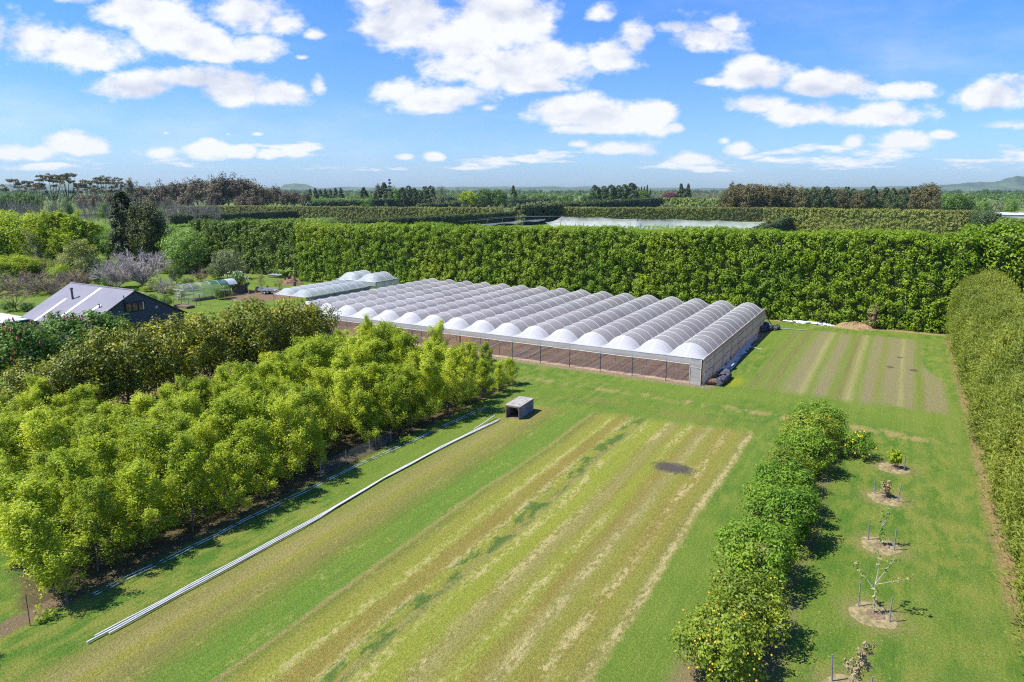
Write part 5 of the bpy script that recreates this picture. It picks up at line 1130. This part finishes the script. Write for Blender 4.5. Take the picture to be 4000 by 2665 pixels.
# saplings with mulch rings and stakes
SAPS = [(.95, 49.2, 1.35, 'yellow-green bushy sapling at the far end of the sapling row', 1), (.65, 43.8, 1.1, 'small dark-leaved sapling, second from the far end of the row', 2), (.6, 37.4, 1.9, 'bare-stemmed sapling with a tuft of green leaves, middle of the row', 2), (.55, 30.6, 2.5, 'sapling with long pale bare branches, second nearest in the row', 2), (.0, 24.9, 2.4, 'brown-leaved sapling nearest the camera in the sapling row', 2)]
stake_me = MB().tube([(0, 0, 0), (0, 0, 1.15)], .03, 5).mesh('stake', M['greywood'])
for k, (x, y, H, lab, ns) in enumerate(SAPS):
    where = ('at the far end of the row', 'second from the far end', 'in the middle of the row', 'second nearest the camera', 'nearest the camera')[k]
    pile('mulch_ring', (x, y, 0), 1.0, 1.0, .05, M['mulch'], 'round dry mulch patch around the sapling ' + where, 'mulch ring', 700 + k)['group'] = 'mulch rings'
    pile('soil_mound', (x + .05, y - .05, .04), .42, .4, .09, M['bareearth'], 'brown earth basin around the stem of the sapling ' + where, 'soil mound', 720 + k)['group'] = 'earth basins'
    o = empty('sapling', (x, y, .03), lab, 'sapling', 'staked saplings'); r = rng(730 + k); tk, c = MB(), MB()
    if k in (0, 1, 4):
        cc, tt = spray_tree(740 + k, H, .55 if k != 4 else .75, .18, 12 if k == 0 else 9, (16, 12, 0, 0, 12)[k], .14, .022, .9, .17); cc.build('leaves', (M['lime'], M['rust'], 0, 0, M['rust'])[k] if k != 4 else M['rust'], o); tt.build('stem', M['grey_twig'], o)
    else:
        tp = limb(r, (0, 0, 0), (0, 0, 1), H * .55, 4, .1, .04); tk.tube(tp, np.linspace(.04, .022, 5), 6)
        dirs = ((.55, .2, 1), (-.35, .1, 1), (.1, -.4, 1.2)) if k == 2 else ((1.3, .35, .25), (.5, .3, 1), (-.6, .2, .7), (.1, .5, 1.2))
        for d in dirs:
            p = limb(r, tp[-1 - r.integers(2)], d, H * .55, 5, .3, .08); tk.tube(p, np.linspace(.02, .006, 6), 5); clump_leaves(c, r, p[3:], .2, 14 if k == 3 else 5, .15, tp[-1], shell=.1)
        clump_leaves(c, r, tp[1:4] + (0, 0, .1), .2, 26 if k == 2 else 10, .16, tp[0], shell=.1); tk.build('stem', M['pale_bark'], o); c.build('leaves', M['olive' if k == 3 else 'fresh'], o)
    for q in range(ns):
        sx = (.62, -.6)[q]; s = tag(link('stake', stake_me), 'grey wooden stake %s of the sapling %s' % (('to the right', 'to the left')[q], where), 'stake', 'sapling stakes'); s.location = (x + sx, y + (-.25, .3)[q], .02); s.rotation_euler = (r.normal() * .05, r.normal() * .05, 0)
# clutter along the polytunnel side
dr = empty('steel_drum', (-14.35, 63.2, .33), 'rusty brown drum lying on its side at the polytunnel corner', 'drum', rz=R(12))
MB().tube([(-.42, 0, 0), (.42, 0, 0)], .31, 16).build('body', M['rustdrum'], dr)
for x in (-.41, -.14, .14, .41): MB().tube([(x - .02, 0, 0), (x + .02, 0, 0)], .33, 16).build('hoop', M['rustdrum'], dr)
def crumple(name, pts, rad, mat, label, cat, seed, n=10, amp=.35, flat=1.0):
    r = rng(seed); pts = np.asarray(pts, float); s = np.linspace(0, len(pts) - 1, 34); P = np.stack([np.interp(s, range(len(pts)), pts[:, k]) for k in range(3)], 1)
    P += r.normal(size=P.shape) * (.05, .05, .01); mb = MB(); th = np.linspace(0, 2 * pi, n + 1); T = unit(np.gradient(P, axis=0)); Bq = unit(np.cross(T, (0, 0, 1.)))
    rr = np.interp(s, range(len(pts)), rad)[:, None] * (1 + amp * r.normal(size=(34, n + 1))); rr[:, -1] = rr[:, 0]
    G = P[:, None] + rr[..., None] * (np.cos(th)[None, :, None] * Bq[:, None] + np.sin(th)[None, :, None] * np.array((0, 0, flat)))
    G[..., 2] = np.maximum(G[..., 2], .0); return tag(mb.grid(G, smooth=False).build(name, mat), label, cat)
for k, (p, q, rad) in enumerate((((-13.75, 63.0, .33), (-13.6, 64.6, .33), .36), ((-13.7, 64.7, .36), (-13.75, 66.6, .36), .42), ((-14.2, 64.9, .3), (-14.3, 67.2, .3), .33))):
    crumple('shade_cloth_roll', (p, q), (rad, rad), M['blackpoly'], ('roll of black shade cloth lying beside the rusty drum', 'thicker roll of black shade cloth behind the drum', 'roll of black shade cloth against the side net')[k], 'roll', 110 + k, 12, .12)
crumple('plastic_film', [(-14.45, 66.4, .2), (-14.35, 70, .22), (-14.6, 74, .16), (-14.55, 78, .18), (-14.75, 83, .14), (-14.8, 88, .1)], (.36, .42, .3, .38, .3, .16), M['clearheap'], 'crumpled strip of grey clear film heaped along the polytunnel side', 'plastic film', 115, 8, .4, .6)
for k, (a, b) in enumerate((((-14.3, 66.6, .35), (-14.2, 73.5, .5)), ((-13.9, 70.2, .1), (-14.3, 77.5, .25)), ((-14.6, 74.5, .4), (-14.4, 80.5, .2)), ((-14.2, 81.0, .1), (-12.9, 80.6, .06)))):
    tag(MB().tube([a, b], .03, 5).build('loose_pipe', M['white_pipe']), 'thin white pipe lying on the film heap beside the polytunnel', 'pipe', 'loose pipes on the film heap')
for k, (x, y, s) in enumerate(((-14.7, 91.2, .75), (-14.2, 92.8, .7), (-13.4, 93.6, .5), (-14.9, 93.6, .8))):
    crumple('shade_cloth_heap', [(x, y - s, .2), (x + .1, y, .4), (x, y + s, .2)], (.15, s * .62, .15), M['blackpoly'], 'black heap of bundled shade cloth at the far polytunnel corner', 'heap', 120 + k, 10, .2)['group'] = 'black heaps at the far corner'
tag(MB().tube([(-15.0, 94.4, 2.4), (-14.75, 94.5, 1.5), (-14.5, 94.4, .8), (-13.9, 94.2, .25), (-13.0, 94, .12)], .06, 6).build('drain_hose', M['rubber']), 'black hose hanging from the far corner of the polytunnel eave', 'hose')
tag(MB().tube([(-13.0, 94.2, .1), (-9.8, 94.6, .1)], .05, 6).build('metal_pole', M['galv']), 'grey metal pole lying on the grass at the far polytunnel corner', 'pole')
b = mk(spray_tree(760, .8, .4, .1, 10, 10, .1, .015, .8, .14), 'olive'); plant('weed_bush', b, (-14.35, 64.3, 0), 'small olive weed bush behind the rusty drum', 'bush')
# foot of the big hedge
crumple('plastic_film', [(-13.6, 100.0, .1), (-11, 100.1, .15), (-8.6, 100.0, .12), (-6.6, 99.6, .06)], (.15, .3, .34, .12), M['whiteheap'], 'strips of white plastic film along the foot of the big hedge', 'plastic film', 130, 8, .35, .55)
pile('cuttings_heap', (-4.6, 99.6, 0), 2.6, 1.1, .75, M['drygrass'], 'heap of dry brown cuttings at the foot of the big hedge', 'heap', 131)
c, tk = spray_tree(765, 3.0, 1.3, .05, 18, 14, .2, .04, .9, .35); plant('dead_shrub', (c.mesh('crown', M['rust']), tk.mesh('trunk', M['brown_twig'])), (-2.6, 100.4, 0), 'brown withered shrub in front of the big hedge', 'shrub')
o = tag(MB().tube(limb(rng(8), (0, 0, 0), (0, 0, 1), 9.6, 7, .05, .02), np.linspace(.2, .09, 8), 7).tube([(0, 0, 8.6), (-.7, -.2, 9.0)], (.07, .03), 5).tube([(.05, 0, 7.6), (-.5, -.1, 8.1)], (.06, .03), 5).build('dead_tree', M['grey_twig']), 'bare grey dead trunk standing in a gap of the big hedge', 'dead tree'); o.location = (-90.6, 98.2, 0)
# crop net beyond the hedge
def crop_net():
    T, Dn = [(2195, 845), (2345, 849), (2490, 854), (2640, 855), (2805, 860), (2996, 865)], 330
    o = empty('crop_net', g(2195, 885, 0), 'torn white crop protection net on leaning posts behind the big hedge', 'net'); base = np.array(o.location)
    tops = [g(px, py, 4.7) - base for px, py in T]; mb = MB()
    pts = np.array([tops[0] + (tops[-1] - tops[0]) * f for f in np.linspace(0, 1, 60)]); r = rng(33); f = fbm1(r, np.linspace(0, 20, 60), 4)
    G = []
    for k, p in enumerate(pts):
        u = k / 59 * 5; i = min(int(u), 4); top = tops[i] + (tops[i + 1] - tops[i]) * (u - i) - (0, 0, .5 * 4 * (u - i) * (1 - u + i))
        G.append([top + (0, 0, -(top[2] - .1) * q) + np.array((0, -1.2 * q - .3 * sin(k * .7) * q, 0)) for q in np.linspace(0, 1, 6)])
    mb.grid(np.array(G)); mb.build('net', M['whitenet'], o)
    for p in tops: MB().tube([p * (1, 1, 0) + (-.8, 0, 0), p + (.3, 0, .3)], .12, 5).build('post', M['timber'], o)
    fl = MB(); a = g(2130, 868, 3.2) - base; b_ = tops[0]; c_ = g(2185, 890, 1.2) - base
    fl.grid(np.array([[a + (b_ - a) * u - (0, 0, 1.4 * 4 * u * (1 - u) * .6), a + (c_ - a) * u - (0, 0, .6 * sin(u * 3))] for u in np.linspace(0, 1, 10)])); fl.build('torn_flap', M['whitenet'], o)
    strip = MB(); q0 = g(1870, 877, 2.6) - base; q1 = g(2130, 855, 4.2) - base
    strip.grid(np.array([[q0 + (q1 - q0) * u, q0 + (q1 - q0) * u + (0, 0, -.5 - .5 * sin(u * 9) ** 2)] for u in np.linspace(0, 1, 20)])); strip.build('torn_strip', M['whitenet'], o)
    for px, py, z in ((1840, 858, 4.4), (1905, 855, 4.5), (1965, 848, 4.7), (2046, 845, 4.8), (2015, 862, 3.5)): p = g(px, py, z) - base; MB().tube([p * (1, 1, 0) + (-1, 0, 0), p], .13, 5).build('post', M['timber'], o)
    w = MB(); w.tube([g(1800, 866, 4) - base, g(2046, 845, 4.8) - base, tops[0]], .05, 4).tube([g(1800, 860, 4.2) - base, g(1965, 848, 4.7) - base, g(2180, 845, 4.8) - base], .05, 4); w.build('wire', M['galv'], o)
crop_net()
vp = MB().tube([(0, 0, 0), (0, 0, 2.6)], .09, 5).mesh('vine_post', M['timber'])
r = rng(34)
for k in range(17):
    o = tag(link('vine_post', vp), 'dark post in the vine rows in front of the crop net', 'post', 'vine posts by the net'); p = g(2180 + k * 47 + r.normal() * 8, 893 + k * .9 + r.normal() * 5, 0); o.location = tuple(p)
for k in range(9):
    o = tag(link('vine_post', vp), 'dark post in the pale vine strip beyond the left of the big hedge', 'post', 'vine posts on the left'); o.location = tuple(g(770 + k * 48, 872 - k * 2.2, 1.2) * (1, 1, 0))
def vines(name, pxs, label, seed):
    r = rng(seed); a = g(*pxs[0], 1.7); b_ = g(*pxs[1], 1.7); c_ = g(*pxs[2], 1.7); n = 900; s, t_ = r.random((n, 1)), r.random((n, 1))
    C = a + (b_ - a) * s + (c_ - a) * t_; C[:, 2] = 1.5 + .25 * r.random(n); mb = MB(); clump_leaves(mb, r, C, .8, 14, .55, C - (0, 0, 1), squash=.5)
    tag(mb.build(name, M['fresh']), label, 'vines', None, 'stuff')
vines('vine_canopy', ((1950, 905), (2960, 912), (2150, 880)), 'pale green vine canopy between the big hedge and the crop net', 35)
vines('vine_canopy', ((640, 884), (1250, 868), (820, 862)), 'pale vine canopy left beyond the big hedge', 36)
# white shed roof far right
def shed():
    p = g(3935, 835, 4.2); o = empty('farm_shed', (p[0], p[1], 0), 'low white-roofed farm shed far off at the right edge', 'shed', rz=R(-8))
    MB().box((0, 0, 1.9), (30, 14, 3.8)).build('wall', simple('shed_wall', (.4, .42, .45), .6), o); rf = MB()
    for k in range(3): rf.add([(-15.5 + 10.3 * k, -7.5, 3.9), (-5.3 + 10.3 * k, -7.5, 3.9), (-5.3 + 10.3 * k, 7.5, 4.5), (-15.5 + 10.3 * k, 7.5, 4.5 + .2)], [(0, 1, 2, 3)])
    rf.build('roof', simple('white_shed_roof', (.75, .77, .80), .5, .06, .3), o)
shed()
# ------------------------------------------------------------------ air
hz = bpy.data.materials.new('haze'); hz.use_nodes = True; t = hz.node_tree; t.nodes.remove(t.nodes['Principled BSDF'])
pv = t.nodes.new('ShaderNodeVolumePrincipled'); pv.inputs['Color'].default_value = (.62, .78, 1, 1); pv.inputs['Density'].default_value = 3.8e-5; pv.inputs['Anisotropy'].default_value = .2
t.links.new(pv.outputs[0], t.nodes['Material Output'].inputs['Volume'])
tag(MB().box((0, 0, 99.5), (15600, 15600, 201)).build('haze', hz), kind='stuff')
